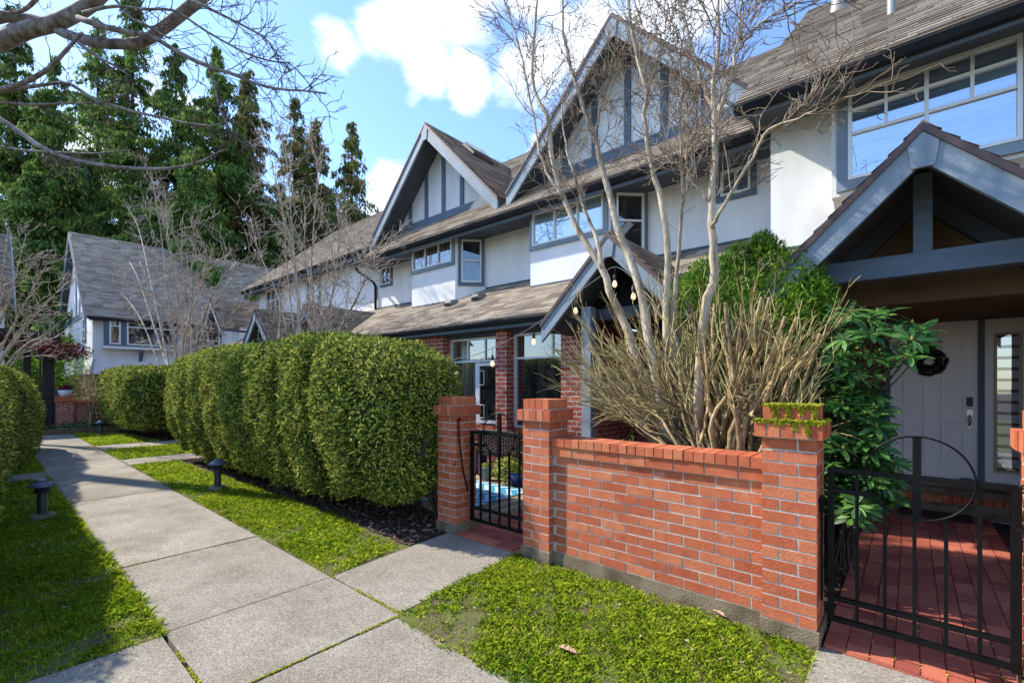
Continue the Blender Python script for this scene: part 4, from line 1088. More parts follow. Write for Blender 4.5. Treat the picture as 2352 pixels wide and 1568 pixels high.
def smooth_path(pts, n):
    """Catmull-Rom resample"""
    P = [Vector(p) for p in pts]; P = [P[0] * 2 - P[1]] + P + [P[-1] * 2 - P[-2]]
    out = []; m = len(P) - 3
    for i in range(n):
        t = i / (n - 1) * m; k = min(int(t), m - 1); f = t - k
        a, b, c, d = P[k:k + 4]
        out.append(.5 * ((2 * b) + (-a + c) * f + (2 * a - 5 * b + 4 * c - d) * f * f + (-a + 3 * b - 3 * c + d) * f ** 3))
    return out
def rdir(rs, d, ang):
    """direction at angle ang from d, random roll"""
    d = d.normalized(); a = Vector((rs.uniform(-1, 1), rs.uniform(-1, 1), rs.uniform(-1, 1)))
    s = d.cross(a).normalized()
    return (d * math.cos(ang) + s * math.sin(ang)).normalized()
def grow(T, rs, p, d, L, r, depth, seg=.07, trop=.12, jit=.28, ang=(.5, 1.0), rate=.55, rmin=.0018, shrink=.55, k=3, flat=None):
    n = max(3, min(9, int(L / seg) + 1)); pts = [p]; q = p.copy(); d = d.normalized()
    for i in range(n - 1):
        d = (d + Vector((rs.gauss(0, jit), rs.gauss(0, jit), rs.gauss(0, jit) + trop))).normalized()
        if flat: d.z *= flat; d.normalize()
        q = q + d * (L / (n - 1)); pts.append(q)
        if depth > 0 and i < n - 1 and rs.random() < rate:
            for _ in range(2 if rs.random() < .25 else 1):
                f = 1 - .55 * i / n
                grow(T, rs, q, rdir(rs, d, rs.uniform(*ang)), L * shrink * f * rs.uniform(.7, 1.25), max(rmin, r * .6), depth - 1, seg, trop, jit, ang, rate, rmin, shrink, k, flat)
    T.add(pts, max(r, rmin), max(rmin * .8, r * .45), k)
def stem_twigs(T, rs, pts, r0, a, b, n, L, depth, ang=(.5, 1.1), **kw):
    m = len(pts)
    for i in range(n):
        t = a + (b - a) * (i + rs.random()) / n; x = t * (m - 1); k = min(int(x), m - 2)
        p = pts[k].lerp(pts[k + 1], x - k); d = (pts[k + 1] - pts[k]).normalized()
        grow(T, rs, p, rdir(rs, d, rs.uniform(*ang)), rs.uniform(*L), r0, depth, **kw)

def diamonds(P, A, B):
    """leaf quads centred on P with half axes A, B"""
    q = np.stack([P - A, P - B * 1.0, P + A, P + B * 1.0], 1).reshape(-1, 3)
    return q, np.arange(len(q)).reshape(-1, 4)
def unit(v): return v / (np.linalg.norm(v, axis=1, keepdims=True) + 1e-9)
def leaves(name, P, Nn, parent, m, size, aspect=.38, spread=.8, droop=0.0, kind=None, seed=0, out=.0):
    """leaf quads: P positions, Nn outward normals"""
    r = np.random.RandomState(seed); n = len(P)
    nn = unit(Nn + spread * r.randn(n, 3)); ax = unit(np.cross(nn, r.randn(n, 3)) + out * Nn + np.array([0, 0, -droop]))
    bx = unit(np.cross(nn, ax)); s = (size * (.6 + .8 * r.rand(n)))[:, None] / 2
    q, f = diamonds(P, ax * s, bx * s * aspect)
    return np_obj(name, q, f, m, parent)

# ------------------------------------------------------------------ clipped hedges
def sample_box_surface(n, ext, r, faces='fterb'):
    """unit-cube surface samples weighted by face area; f=front(-y) t=top e=+x end w=-x end b=back"""
    ar = {'f': ext[0] * ext[2], 't': ext[0] * ext[1], 'e': ext[1] * ext[2], 'w': ext[1] * ext[2], 'b': ext[0] * ext[2] * .25, 'u': ext[0] * ext[1] * .3}
    tot = sum(ar[c] for c in faces); out = []
    for c in faces:
        k = int(n * ar[c] / tot); q = r.rand(k, 3) * 2 - 1
        if c == 'f': q[:, 1] = -1
        if c == 'b': q[:, 1] = 1
        if c == 't': q[:, 2] = 1
        if c == 'u': q[:, 2] = -1
        if c == 'e': q[:, 0] = 1
        if c == 'w': q[:, 0] = -1
        out.append(q)
    return np.concatenate(out)
def hedge_map(q, c, e, p, taper, grooves, shear, gd=.25, bot=.30):
    nrm = (np.abs(q) ** p).sum(1) ** (1 / p); u = q / nrm[:, None]
    g = np.sign(u) * np.abs(u) ** (p - 1) / np.array(e); g = unit(g)
    P = np.array(c) + u * np.array(e)
    zf = np.clip((P[:, 2] - (c[2] - e[2])) / .95, 0, 1)
    w = (1 - taper) + taper * zf ** .8
    P[:, 1] = c[1] + (P[:, 1] - c[1]) * w
    gr = np.zeros(len(P))
    for gi, gx in enumerate(grooves): gr = np.maximum(gr, (.55 + .45 * math.sin(gi * 2.3 + 1)) * np.exp(-((P[:, 0] - gx + (.10 + .06 * math.sin(gi * 5.1)) * (P[:, 2] - 1)) / (.10 + .05 * math.sin(gi * 3.7))) ** 2))
    wv = .065 * wob(P[:, 0] * .7, P[:, 2] * .9, 1, .4) + .03 * wob(P[:, 0] * 2.2, P[:, 2] * 2.5 + P[:, 1], 1.2, 2.0)
    P = P + g * (wv - gd * gr)[:, None]
    P[:, 1] += shear * np.maximum(0, -P[:, 0] - 8.5) ** 1.35
    return P, g
def hedge(name, label, c, e, n, size, grooves=(), p=5, taper=.3, shear=0.0, faces='fteb', seed=0, stems=(), group=None, m='hedge', layers=.10):
    r = np.random.RandomState(seed)
    t = thing('hedge', label, 'hedge', (c[0], c[1], 0), group)
    q = sample_box_surface(n, e, r, faces)
    P, g = hedge_map(q, c, e, p, taper, grooves, shear)
    P = P + g * (-layers * r.rand(len(P)) ** 1.6 + .02)[:, None]
    leaves('foliage', P, g, t, M[m], size, .42, .75, .1, seed=seed, out=.5)
    k = len(P) // 22       # stray sprays standing out of the clipped face
    q2 = sample_box_surface(k, e, r, faces); P2, g2 = hedge_map(q2, c, e, p, taper, grooves, shear); P2 = P2 + g2 * (.02 + .035 * r.rand(len(P2)))[:, None]
    leaves('stray_sprays', P2, g2, t, M[m], size * 1.4, .22, .5, 0, seed=seed + 1, out=1.3)
    # inner mass
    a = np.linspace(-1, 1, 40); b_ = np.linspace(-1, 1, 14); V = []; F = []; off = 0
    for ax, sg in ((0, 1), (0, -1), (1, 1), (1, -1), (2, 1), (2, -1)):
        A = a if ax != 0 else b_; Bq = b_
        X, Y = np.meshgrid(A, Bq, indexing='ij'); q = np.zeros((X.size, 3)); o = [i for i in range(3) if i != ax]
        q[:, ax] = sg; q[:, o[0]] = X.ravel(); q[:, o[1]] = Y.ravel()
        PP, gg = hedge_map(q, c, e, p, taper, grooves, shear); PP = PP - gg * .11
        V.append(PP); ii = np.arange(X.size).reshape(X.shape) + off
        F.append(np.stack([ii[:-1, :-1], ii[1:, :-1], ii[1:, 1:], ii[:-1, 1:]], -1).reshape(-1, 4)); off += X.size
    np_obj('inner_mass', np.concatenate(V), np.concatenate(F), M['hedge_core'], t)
    rs = random.Random(seed)
    for (x, y) in stems:
        T = Twigs()
        for _ in range(3): grow(T, rs, Vector((x + rs.uniform(-.04, .04), y + rs.uniform(-.04, .04), -.02)), Vector((rs.uniform(-.3, .3), rs.uniform(-.4, .1), 1)), .75, .022, 2, .14, .05, .12, (.4, .9), .7, .004, .7, 5)
        T.build('stem', M['bark_dark'], t)
    return t
hedge('hedge', 'long lobed clipped cedar hedge along the path, ending at the brick pillar', (-7.33, 2.93, 1.03), (3.70, .73, .97), 230000, .040,
      (-9.9, -9.07, -8.35, -7.55, -6.5, -5.55, -4.8, -4.12), 4.8, .40, faces='fteb', seed=3, layers=.17, stems=[(-3.75, 3.15), (-4.15, 3.2), (-4.6, 3.25), (-5.1, 3.25), (-5.6, 3.2), (-6.1, 3.25), (-6.8, 3.2), (-7.6, 3.2)])
hedge('hedge', 'smaller clipped hedge block farther along the path behind the far lamp', (-16.9, 3.30, 1.02), (2.45, .95, .88), 42000, .075,
      (-18.2, -17.2, -16.1), 5.5, .22, faces='fteb', seed=5, stems=[(-15.2, 3.1), (-16.2, 3.1)])
hedge('hedge', 'dark clipped hedge along the left frame edge behind the nearest lamp', (-9.5, -.76, .74), (6.1, .94, 1.10), 210000, .040,
      (-13.2, -12.0, -10.8, -9.6, -8.4, -7.3, -6.4, -5.6), 2.9, .0, .085, faces='fteb', seed=7, stems=[(-6.3, -.3), (-7.4, -.2), (-8.6, -.1)])

# ------------------------------------------------------------------ tall conifers behind
def cedar(px, top, t, halfpx, label, seed, m='cedar', n=9000, sparse=.0, base_z=0.0, droop=1.0):
    x, y, ztop = at_d(px, top, t); H = ztop; R = halfpx / FPX * t * 3.5; n = int(n * 4.0)
    r = np.random.RandomState(seed)
    tr = thing('cedar_tree', label, 'tree', (x, y, 0), 'tall evergreen trees behind the houses')
    mb = MB(); mb.tube([(x, y, -.1), (x + .1, y, H * .35), (x - .05, y, H * .7), (x, y, H * .985)], [.34, .24, .11, .02], 8); mb.build('trunk', M['bark_dark'], tr)
    # branches
    nb = int(H * 8); zb = np.sort(r.rand(nb)) ** .9 * .95 + .045; az = r.rand(nb) * 6.283
    Lb = R * (1.02 - zb) ** 1.0 * (.55 + .6 * r.rand(nb)) + .15
    lump = .78 + .5 * np.sin(az * 2 + zb * 9 + seed) * np.cos(zb * 14 + seed)
    Lb = Lb * np.clip(lump, .5, 1.25)
    T = Twigs(); Ps = []; Ns = []
    w = Lb * (.6 + .5 * r.rand(nb)) * (1 - sparse * r.rand(nb)); w /= w.sum(); cnt = (w * n).astype(int) + 3
    for i in range(nb):
        o = Vector((x, y, zb[i] * H)); dx, dy = math.cos(az[i]), math.sin(az[i]); L = Lb[i]
        f = lambda s: (s * L, .10 * L * math.sin(s * 3.1) - .34 * L * s * s + .12 * L * s ** 4)
        pts = [o + Vector((dx * f(s)[0], dy * f(s)[0], f(s)[1])) for s in (0, .33, .66, 1)]
        T.add(pts, .035, .008, 3)
        s = np.clip(r.rand(cnt[i]) ** .7, .12, 1.05); a = s * L; lat = r.randn(cnt[i]) * .16 * L * (1.15 - s) + r.randn(cnt[i]) * .08
        z = .10 * L * np.sin(s * 3.1) - .34 * L * s * s + .12 * L * s ** 4 - np.abs(r.randn(cnt[i])) * .24 * droop
        Ps.append(np.stack([x + dx * a - dy * lat, y + dy * a + dx * lat, zb[i] * H + z], 1)); Ns.append(np.stack([dx + 0 * a, dy + 0 * a, .5 + 0 * a], 1))
    T.build('limbs', M['bark_dark'], tr)
    P = np.concatenate(Ps); Nn = np.concatenate(Ns); k = len(P)
    nn = unit(Nn + .9 * r.randn(k, 3)); ax = unit(np.stack([.5 * r.randn(k) + .35 * Nn[:, 0], .5 * r.randn(k) + .35 * Nn[:, 1], -1.0 * droop * np.ones(k)], 1)); bx = unit(np.cross(nn, ax))
    s = (.34 * (t / 30) ** .5 * (.45 + .9 * r.rand(k)))[:, None] / 2
    q, f = diamonds(P, ax * s, bx * s * (.20 + .16 * r.rand(k))[:, None])
    np_obj('crown', q, f, M[m], tr)
cedar(35, 5, 27, 95, 'leftmost broad dark cedar rising behind the neighbour roof', 1, n=15000)
cedar(125, 120, 24, 80, 'dense lower cedar left of the far house roof', 2, n=13000)
cedar(225, 25, 34, 85, 'tall thin cedar with sky showing through behind the far house', 3, n=9500, sparse=.7)
cedar(305, -35, 31, 95, 'tallest cedar with bare trunk showing above the far house roof', 4, n=12500, sparse=.5)
cedar(405, 100, 30, 95, 'full cedar in the middle of the group behind the far house', 5, n=15000)
cedar(500, 105, 28, 105, 'broadest full cedar behind the right end of the far roof', 6, n=17000)
cedar(572, 150, 31, 85, 'cedar with brownish tips at the right side of the dense group', 7, 'cedar_brown', n=11500)
cedar(676, 222, 33, 78, 'brown-tipped cedar standing left of two narrow cedars', 8, 'cedar_brown', n=9500, sparse=.3)
cedar(728, 262, 30, 58, 'narrow cedar just left of the separate last cedar', 9, 'cedar_brown', n=7500, sparse=.3)
cedar(808, 272, 28, 72, 'separate last cedar closest to the half-timbered gable', 10, 'cedar_brown', n=8500, sparse=.4)
cedar(455, 330, 24, 100, 'lower dense cedar directly above the far roof ridge', 11, n=11000)
cedar(205, 330, 26, 95, 'low cedar filling the gap above the left end of the far roof', 12, n=10000)
cedar(330, 400, 27, 90, 'low cedar half hidden behind the middle of the far roof', 13, n=9000)
cedar(640, 420, 27, 80, 'low cedar just above the roof of the left townhouse', 14, n=8000)

# ------------------------------------------------------------------ bare multi-stem trees
def dstem(P, Y, n=12):
    """stem from pixel polyline; Y is one distance or (start, end)"""
    a, b_ = (Y if isinstance(Y, tuple) else (Y, Y)); m = len(P)
    return smooth_path([at_y(p[0], p[1], a + (b_ - a) * i / (m - 1)) for i, p in enumerate(P)], n)
rs = random.Random(21)
tn = thing('bare_tree', 'tall leafless pale multi-trunk tree in front of the middle townhouse', 'tree', (-1.5, 3.75, 0), 'leafless trees')
c5 = lambda L: [(1148.4 + .4883 * x, .4883 * y) for x, y in L]
stems = [
    (c5([(790, 2080), (600, 1560), (520, 1380), (480, 1260), (370, 1090), (300, 940), (250, 780), (225, 560), (180, 480), (150, 330), (165, 150), (178, -60)]), (3.75, 3.6), .044, .010),
    (c5([(300, 940), (200, 760), (150, 520), (110, 300), (60, 110), (15, -20)]), (3.62, 3.5), .016, .005),
    (c5([(480, 1260), (455, 1130), (385, 950), (340, 800), (300, 640), (290, 480)]), (3.68, 3.85), .024, .006),
    (c5([(800, 2080), (690, 1560), (650, 1300), (560, 1100), (520, 930), (480, 790), (440, 640), (400, 520), (350, 370), (310, 230), (295, 40), (290, -80)]), (3.75, 3.85), .046, .010),
    (c5([(440, 640), (480, 480), (520, 330), (540, 200)]), (3.8, 3.9), .014, .005),
    (c5([(800, 2060), (780, 1560), (790, 1200), (770, 1000), (740, 870), (700, 730), (680, 560), (690, 450), (650, 300), (620, 130), (590, -60)]), (3.8, 3.7), .036, .010),
    (c5([(690, 450), (730, 320), (760, 200), (790, 60)]), (3.74, 3.8), .012, .005),
    (c5([(830, 2060), (815, 1560), (825, 1300), (860, 960), (850, 700), (850, 400), (848, 230)]), (3.9, 3.8), .026, .006),
    (c5([(860, 960), (900, 760), (925, 560), (930, 400)]), (3.85, 4.0), .014, .005),
    (c5([(930, 2080), (960, 1480), (1010, 1300), (1000, 1130), (990, 950), (1010, 700), (1010, 560), (1000, 400), (1030, 200), (1032, -70)]), (3.65, 3.7), .042, .012),
    (c5([(1010, 600), (1070, 420), (1110, 250), (1130, 80), (1145, -60)]), (3.7, 3.6), .020, .006),
    (c5([(1000, 530), (960, 400), (900, 230), (860, 60), (850, -60)]), (3.7, 3.8), .020, .006),
    (c5([(996, 1075), (1030, 1010), (1100, 880), (1200, 720), (1270, 610), (1390, 560), (1500, 510)]), (3.65, 3.3), .016, .004),
    (c5([(1110, 250), (1200, 140), (1300, 60), (1400, 10)]), (3.65, 3.5), .012, .004),
    (c5([(990, 950), (900, 850), (840, 760)]), (3.66, 3.5), .010, .004),
]
TW = Twigs()
for i, (pp, Y, r0, r1) in enumerate(stems):
    s = dstem(pp, Y, 22)
    s = [p + Vector((rs.gauss(0, .006), rs.gauss(0, .006), 0)) for p in s]
    mb = MB(); k = len(s); mb.tube(s, [r0 + (r1 - r0) * (j / (k - 1)) ** .8 for j in range(k)], 8)
    mb.build('trunk' if r0 > .025 else 'limb', M['bark_grey'], tn)
    lo = .42 if r0 > .025 else .22
    stem_twigs(TW, rs, s, .0052, lo, .99, 15 if r0 > .025 else 10, (.32, .70), 3, ang=(.5, 1.05), seg=.06, trop=.09, jit=.20, rate=.54, rmin=.0027, shrink=.56)
TW.build('twigs', M['twig'], tn)

def fan_tree(name, label, base, tips, Y, r0, mat_st, mat_tw, seed, nper, L, depth=3, rmin=.0035, low=.3, **kw):
    rs = random.Random(seed); t = thing(name, label, 'tree', base, 'leafless trees')
    T = Twigs()
    for tip in tips:
        e = Vector(at_y(tip[0], tip[1], Y + rs.uniform(-.7, .7)))
        b0 = Vector(base) + Vector((rs.uniform(-.12, .12), rs.uniform(-.12, .12), 0)); mid = b0.lerp(e, .45); mid.z += (e - b0).length * .10
        mid += Vector((rs.gauss(0, .1), rs.gauss(0, .1), 0))
        s = smooth_path([b0, b0.lerp(mid, .5) + Vector((0, 0, .1)), mid, mid.lerp(e, .55) + Vector((rs.gauss(0, .08), rs.gauss(0, .08), .05)), e], 16)
        mb = MB(); mb.tube(s, [r0 * (1 - .8 * j / 15) for j in range(16)], 6); mb.build('limb', M[mat_st], t)
        stem_twigs(T, rs, s, rmin * 1.7, low, .99, nper, L, depth, rmin=rmin, **kw)
    T.build('twigs', M[mat_tw], t)
    return t
b0 = at_z(400, 985, 0)
fan_tree('bare_tree', 'leafless spreading tree above the hedge in front of the far house', (-16.6, 4.1, 0),
         [(345, 395), (290, 470), (225, 560), (250, 650), (420, 500), (475, 560), (520, 620), (385, 560), (440, 600), (320, 600), (545, 690), (380, 440)], 4.1, .036, 'bark_grey', 'twig_pale', 31, 12, (.55, 1.15), 3, .0065, .28, seg=.13, trop=.10, jit=.22, rate=.55, ang=(.5, 1.1))
fan_tree('bare_tree', 'leafless multi-stem tree rising behind the hedge before the left townhouse', (-9.6, 4.5, 0),
         [(610, 300), (655, 330), (745, 330), (575, 500), (805, 560), (855, 570), (700, 480), (640, 420), (885, 530), (610, 620), (780, 470)], 4.5, .026, 'bark_grey', 'twig_pale', 33, 17, (.4, .85), 3, .0052, .25, seg=.10, trop=.10, jit=.22, rate=.55, ang=(.5, 1.1))
# branches reaching in from the left edge
tl = thing('bare_tree', 'pale twiggy branches reaching in from the left frame edge above the dark hedge', 'tree', (-17.5, .15, 0), 'leafless trees')
T = Twigs()
trunk = smooth_path([(-17.5, .15, 0), (-17.45, .2, 1.2), (-17.6, .1, 2.4), (-17.5, .2, 4.2)], 14); mb = MB(); mb.tube(trunk, [.09 - .004 * i for i in range(14)], 7); mb.build('trunk', M['bark_grey'], tl)
for tip, h in (((150, 650), 2.2), ((110, 600), 2.4), ((60, 540), 3.0), ((120, 760), 1.9), ((95, 700), 2.1), ((20, 520), 3.2), ((140, 770), 1.8)):
    e = Vector(at_x(tip[0], tip[1], -15.6)); s = smooth_path([trunk[6] + Vector((0, 0, h - 2.2)), Vector(trunk[6]).lerp(e, .5) + Vector((0, 0, .12)), e], 12)
    mb = MB(); mb.tube(s, [.035 - .0025 * i for i in range(12)], 5); mb.build('limb', M['bark_grey'], tl)
    stem_twigs(T, rs, s, .009, .3, .99, 10, (.4, .8), 3, seg=.12, trop=.08, jit=.2, rate=.5, rmin=.006, ang=(.4, 1.0))
T.build('twigs', M['twig_pale'], tl)

# overhead tree
to = thing('bare_tree', 'overhanging leafless branches of a tree outside the upper left of the frame', 'tree', (-20.0, -3.4, 0), 'leafless trees')
OK_ = 1.75
A0 = Vector(at_d(-60, 115, 4.6 * OK_))
mb = MB(); s = smooth_path([(-20.0, -3.4, -.1), (-19.9, -3.3, 2.6), (-19.4, -2.8, 5.2), A0.lerp(Vector((-19.4, -2.8, 5.2)), .5) + Vector((0, 0, .6)), A0], 16)
mb.tube(s, [.29 - .010 * i for i in range(16)], 12); mb.build('trunk', M['bark_over'], to)
def ob(pp, t0, t1, r0, r1, ntw, L=(.25, .5), low=.25, depth=3, n=20, nm='limb'):
    t0 *= OK_; t1 *= OK_; r0 *= OK_; r1 *= OK_; L = (L[0] * OK_, L[1] * OK_)
    m = len(pp); s = smooth_path([at_d(p[0], p[1], t0 + (t1 - t0) * i / (m - 1)) for i, p in enumerate(pp)], n)
    mb = MB(); mb.tube(s, [r0 + (r1 - r0) * (j / (n - 1)) for j in range(n)], 10); mb.build(nm, M['bark_over'], to)
    if ntw: stem_twigs(TO, rs, s, .0088, low, .99, ntw, L, depth, ang=(.45, 1.0), seg=.11, trop=.03, jit=.19, rate=.50, rmin=.0044, shrink=.56)
TO = Twigs()
ob([(-60, 115), (0, 97), (60, 70), (130, 52), (200, 15), (245, -25)], 4.6, 4.2, .082, .055, 0)
ob([(-60, 60), (20, 40), (90, 48), (150, 78), (230, 100), (320, 98), (365, 72), (420, 30), (480, -20)], 4.6, 4.0, .040, .048, 4, low=.3, depth=2)
ob([(-50, 85), (0, 78), (40, 55), (110, 48)], 4.8, 4.6, .03, .03, 0)
ob([(180, 42), (240, 62), (300, 75), (350, 85), (400, 115), (470, 150), (540, 172), (580, 190), (640, 205), (690, 208), (748, 215)], 4.2, 3.7, .026, .006, 20, (.22, .42), .2)
ob([(-30, 218), (0, 207), (60, 188), (115, 155), (150, 118), (190, 75)], 4.4, 4.2, .028, .012, 9, (.25, .5), .1)
ob([(-30, 255), (40, 300), (90, 335), (160, 365), (240, 380), (330, 388), (400, 386), (460, 372), (500, 350), (520, 343)], 4.2, 3.8, .024, .006, 12, (.2, .42), .15)
ob([(-20, 215), (70, 200), (155, 192), (215, 228), (290, 252), (360, 268), (440, 285), (500, 288), (530, 262)], 4.5, 4.0, .018, .006, 12, (.2, .42), .1)
ob([(-20, 232), (60, 240), (150, 238), (230, 235), (290, 215)], 4.5, 4.2, .014, .006, 9, (.2, .4), .1)
ob([(180, 98), (215, 125), (260, 150), (300, 175)], 4.2, 4.1, .018, .006, 8, (.2, .4), .2)
ob([(190, 30), (260, 15), (330, 22), (400, 25), (470, 70), (560, 120), (620, 140), (668, 145)], 4.0, 3.7, .014, .005, 16, (.22, .42), .2)
ob([(440, 0), (500, 30), (560, 60), (610, 90), (640, 130)], 3.9, 3.7, .012, .005, 14, (.2, .38), .1)
ob([(470, 130), (490, 190), (505, 250), (530, 300), (560, 330), (600, 345)], 3.9, 3.8, .010, .004, 9, (.18, .32), .2)
ob([(-20, 330), (50, 345), (140, 350), (220, 352), (300, 345)], 4.6, 4.3, .012, .005, 9, (.2, .4), .1)
ob([(100, -20), (60, 20), (20, 30), (-20, 20)], 4.3, 4.5, .02, .012, 8, (.2, .4), .1)
ob([(250, -20), (300, 40), (340, 60), (390, 90)], 4.0, 3.9, .012, .006, 9, (.2, .4), .1)
TO.build('twigs', M['twig_over'], to)

# ------------------------------------------------------------------ the cut-back shrub behind the garden wall
sh = thing('cut_shrub', 'big cut-back leafless shrub fanning up behind the brick garden wall', 'shrub', (-1.2, 3.7, 0), None)
rs = random.Random(5); TS = Twigs(); TT = Twigs(); cuts = MB()
def outline(a):
    """tip pixel for a in 0..1 left to right"""
    xs = [1262, 1300, 1360, 1430, 1500, 1580, 1660, 1740, 1800, 1850, 1900, 1925]; ys = [800, 745, 705, 690, 680, 672, 668, 672, 690, 715, 760, 830]
    x = a * 11; k = min(int(x), 10); f = x - k
    return xs[k] + (xs[k + 1] - xs[k]) * f, ys[k] + (ys[k + 1] - ys[k]) * f
def shrub_stem(a, Yb, Yt, r0, reach, cut):
    tx, ty = outline(a); bx = 1640 + 70 * a + rs.uniform(-35, 35); by = 1045
    tx = bx + (tx - bx) * reach; ty = by + (ty - by) * reach
    B = Vector(at_y(bx, by, Yb)); B.z = .62; E = Vector(at_y(tx, ty, Yt))
    out_ = abs(a - .58) * 1.9                      # 0 upright .. 1 arching outwards
    h = E.z - B.z
    w1 = .30; w2 = .64
    P1 = B.lerp(E, w1); P1.z = B.z + h * (w1 + .05 - .05 * out_)
    P2 = B.lerp(E, w2); P2.z = B.z + h * (w2 + .02 - .10 * out_)
    for P_ in (P1, P2): P_ += Vector((rs.gauss(0, .05), rs.gauss(0, .06), rs.gauss(0, .03)))
    M1 = P1.lerp(P2, .5) + Vector((rs.gauss(0, .025), rs.gauss(0, .03), rs.gauss(0, .02)))
    s = smooth_path([B, P1, M1, P2, E], 11)
    s = [q + Vector((rs.gauss(0, .011), rs.gauss(0, .011), rs.gauss(0, .006))) for q in s]
    TS.add(s, r0, r0 * (.60 if cut else .22), 6)
    if cut:
        d = (s[-1] - s[-2]).normalized(); cuts.tube([s[-1] - d * .001, s[-1] + d * .004], r0 * .62, 6)
    return s
for i in range(84):
    a = ((i + rs.random()) / 84) ** 1.1; thick = a > .40
    s = shrub_stem(a, 3.55 + rs.uniform(-.1, .35), 3.72 + rs.uniform(-.38, .55), rs.uniform(.013, .024) if thick else rs.uniform(.009, .017), rs.uniform(.72, 1.0), thick and rs.random() < .8)
    for j in range(6 if a < .45 else 2):
        t = rs.uniform(.45, .97); k = int(t * 10); p = s[k]; d = (s[min(k + 1, 10)] - s[k]).normalized()
        grow(TT, rs, p, rdir(rs, d, rs.uniform(.1, .4)), rs.uniform(.28, .50), .0056, 2, .09, -.01, .10, (.15, .5), .55, .0026, .6)
for i in range(34):
    a = rs.random() ** 1.9 if i % 4 else rs.uniform(.82, 1.0)
    s = shrub_stem(a, 3.6 + rs.uniform(-.1, .4), 3.7 + rs.uniform(-.42, .7), .0048, rs.uniform(.7, 1.04), False)
    for j in range(5):
        k = rs.randint(4, 9); d = (s[k + 1] - s[k]).normalized()
        grow(TT, rs, s[k], rdir(rs, d, rs.uniform(.1, .45)), rs.uniform(.2, .42), .0042, 2, .08, .01, .11, (.15, .5), .55, .0024, .6)
TS.build('cut_stems', M['stick'], sh); TT.build('twigs', M['stick_thin'], sh); cuts.build('cut_ends', M['cutwood'], sh)

# ------------------------------------------------------------------ bright green thuja behind it
def blob_shrub(name, label, cat, blobs, n, size, m, seed, trunk=True, aspect=.3, spread=.7, out=.8, layer=.25, loc=None, group=None, mname='foliage'):
    r = np.random.RandomState(seed); b0 = blobs[0]; loc = loc or (b0[0], b0[1], 0)
    t = thing(name, label, cat, loc, group); tot = sum(b[3] * b[4] for b in blobs); Ps = []; Ns = []
    for (x, y, z, rh, rv) in blobs:
        k = int(n * rh * rv / tot); d = unit(r.randn(k, 3)); w = 1 - layer * r.rand(k) ** 1.5 + .08 * np.sin(d[:, 0] * 7 + seed) * np.cos(d[:, 2] * 6 + d[:, 1] * 5) + .05 * r.randn(k)
        Ps.append(np.array([x, y, z]) + d * w[:, None] * np.array([rh, rh, rv])); Ns.append(d)
    P = np.concatenate(Ps); Nn = np.concatenate(Ns); k = P[:, 2] > .02; P, Nn = P[k], Nn[k]
    leaves(mname, P, Nn + np.array([0, 0, .35]), t, M[m], size, aspect, spread, 0, seed=seed, out=out)
    if trunk:
        mb = MB(); zt = max(b[2] for b in blobs); mb.tube([(loc[0], loc[1], -.02), (loc[0] + .02, loc[1], zt * .5), (loc[0], loc[1], zt)], [.035, .03, .012], 6); mb.build('trunk', M['bark_dark'], t)
    return t
def pb(px, py, Y, rh, rv):
    p = at_y(px, py, Y); return (p[0], p[1], p[2], rh, rv)
blob_shrub('thuja_shrub', 'bright green feathery evergreen shrub between the two porch gables', 'shrub',
           [pb(1700, 720, 4.35, .42, .40), pb(1590, 700, 4.35, .22, .30), pb(1640, 640, 4.4, .26, .22), pb(1760, 600, 4.4, .17, .20), pb(1700, 590, 4.4, .14, .13), pb(1830, 640, 4.3, .20, .24), pb(1860, 700, 4.25, .20, .26), pb(1780, 780, 4.3, .42, .5), pb(1650, 860, 4.35, .45, .5), pb(1820, 900, 4.25, .36, .5), pb(1700, 1000, 4.3, .5, .5), pb(1545, 720, 4.35, .10, .16), pb(1752, 560, 4.4, .10, .12)],
           62000, .048, 'thuja', 61, loc=(-1.05, 4.35, 0), layer=.45, aspect=.26, out=1.1)

# ------------------------------------------------------------------ rhododendron by the entry walk
rh = thing('rhododendron', 'dark glossy rhododendron with whorled leaves between the mossy pillar and the entry walk', 'shrub', (-.42, 4.05, 0), None)
r = np.random.RandomState(71); rs = random.Random(71); V = []; F = []; VB = MB(); T = Twigs(); off = 0
def leaf_geo(o, d, up_, L, W, bend):
    sd = d.cross(up_).normalized(); u = sd.cross(d).normalized(); out = []
    for t, w in ((0, .12), (.3, .75), (.62, 1.0), (.86, .62), (1.0, .04)):
        c = o + d * (t * L) - u * (bend * L * t * t)
        out += [c - sd * (w * W / 2) + u * (.10 * W * w), c - u * .0, c + sd * (w * W / 2) + u * (.10 * W * w)]
    return out
def rosette(c, ax, nl, L):
    global off
    ax = ax.normalized(); a = ax.cross(Vector((.3, .2, 1))).normalized(); b_ = ax.cross(a)
    for i in range(nl):
        th = i * 2.4 + rs.uniform(-.2, .2); el_ = rs.uniform(-.15, .55)
        d = ((a * math.cos(th) + b_ * math.sin(th)) * math.cos(el_) + ax * math.sin(el_)).normalized()
        l = L * rs.uniform(.75, 1.15); V.extend(leaf_geo(c + d * .008, d, ax, l, l * .30, rs.uniform(.05, .38)))
        for s in range(4):
            p = off + s * 3; F.extend([(p, p + 1, p + 4, p + 3), (p + 1, p + 2, p + 5, p + 4)])
        off += 15
    if rs.random() < .3: VB.lathe(tuple(c), [(0.004, 0), (.008, .012), (.0, .03)], 6)
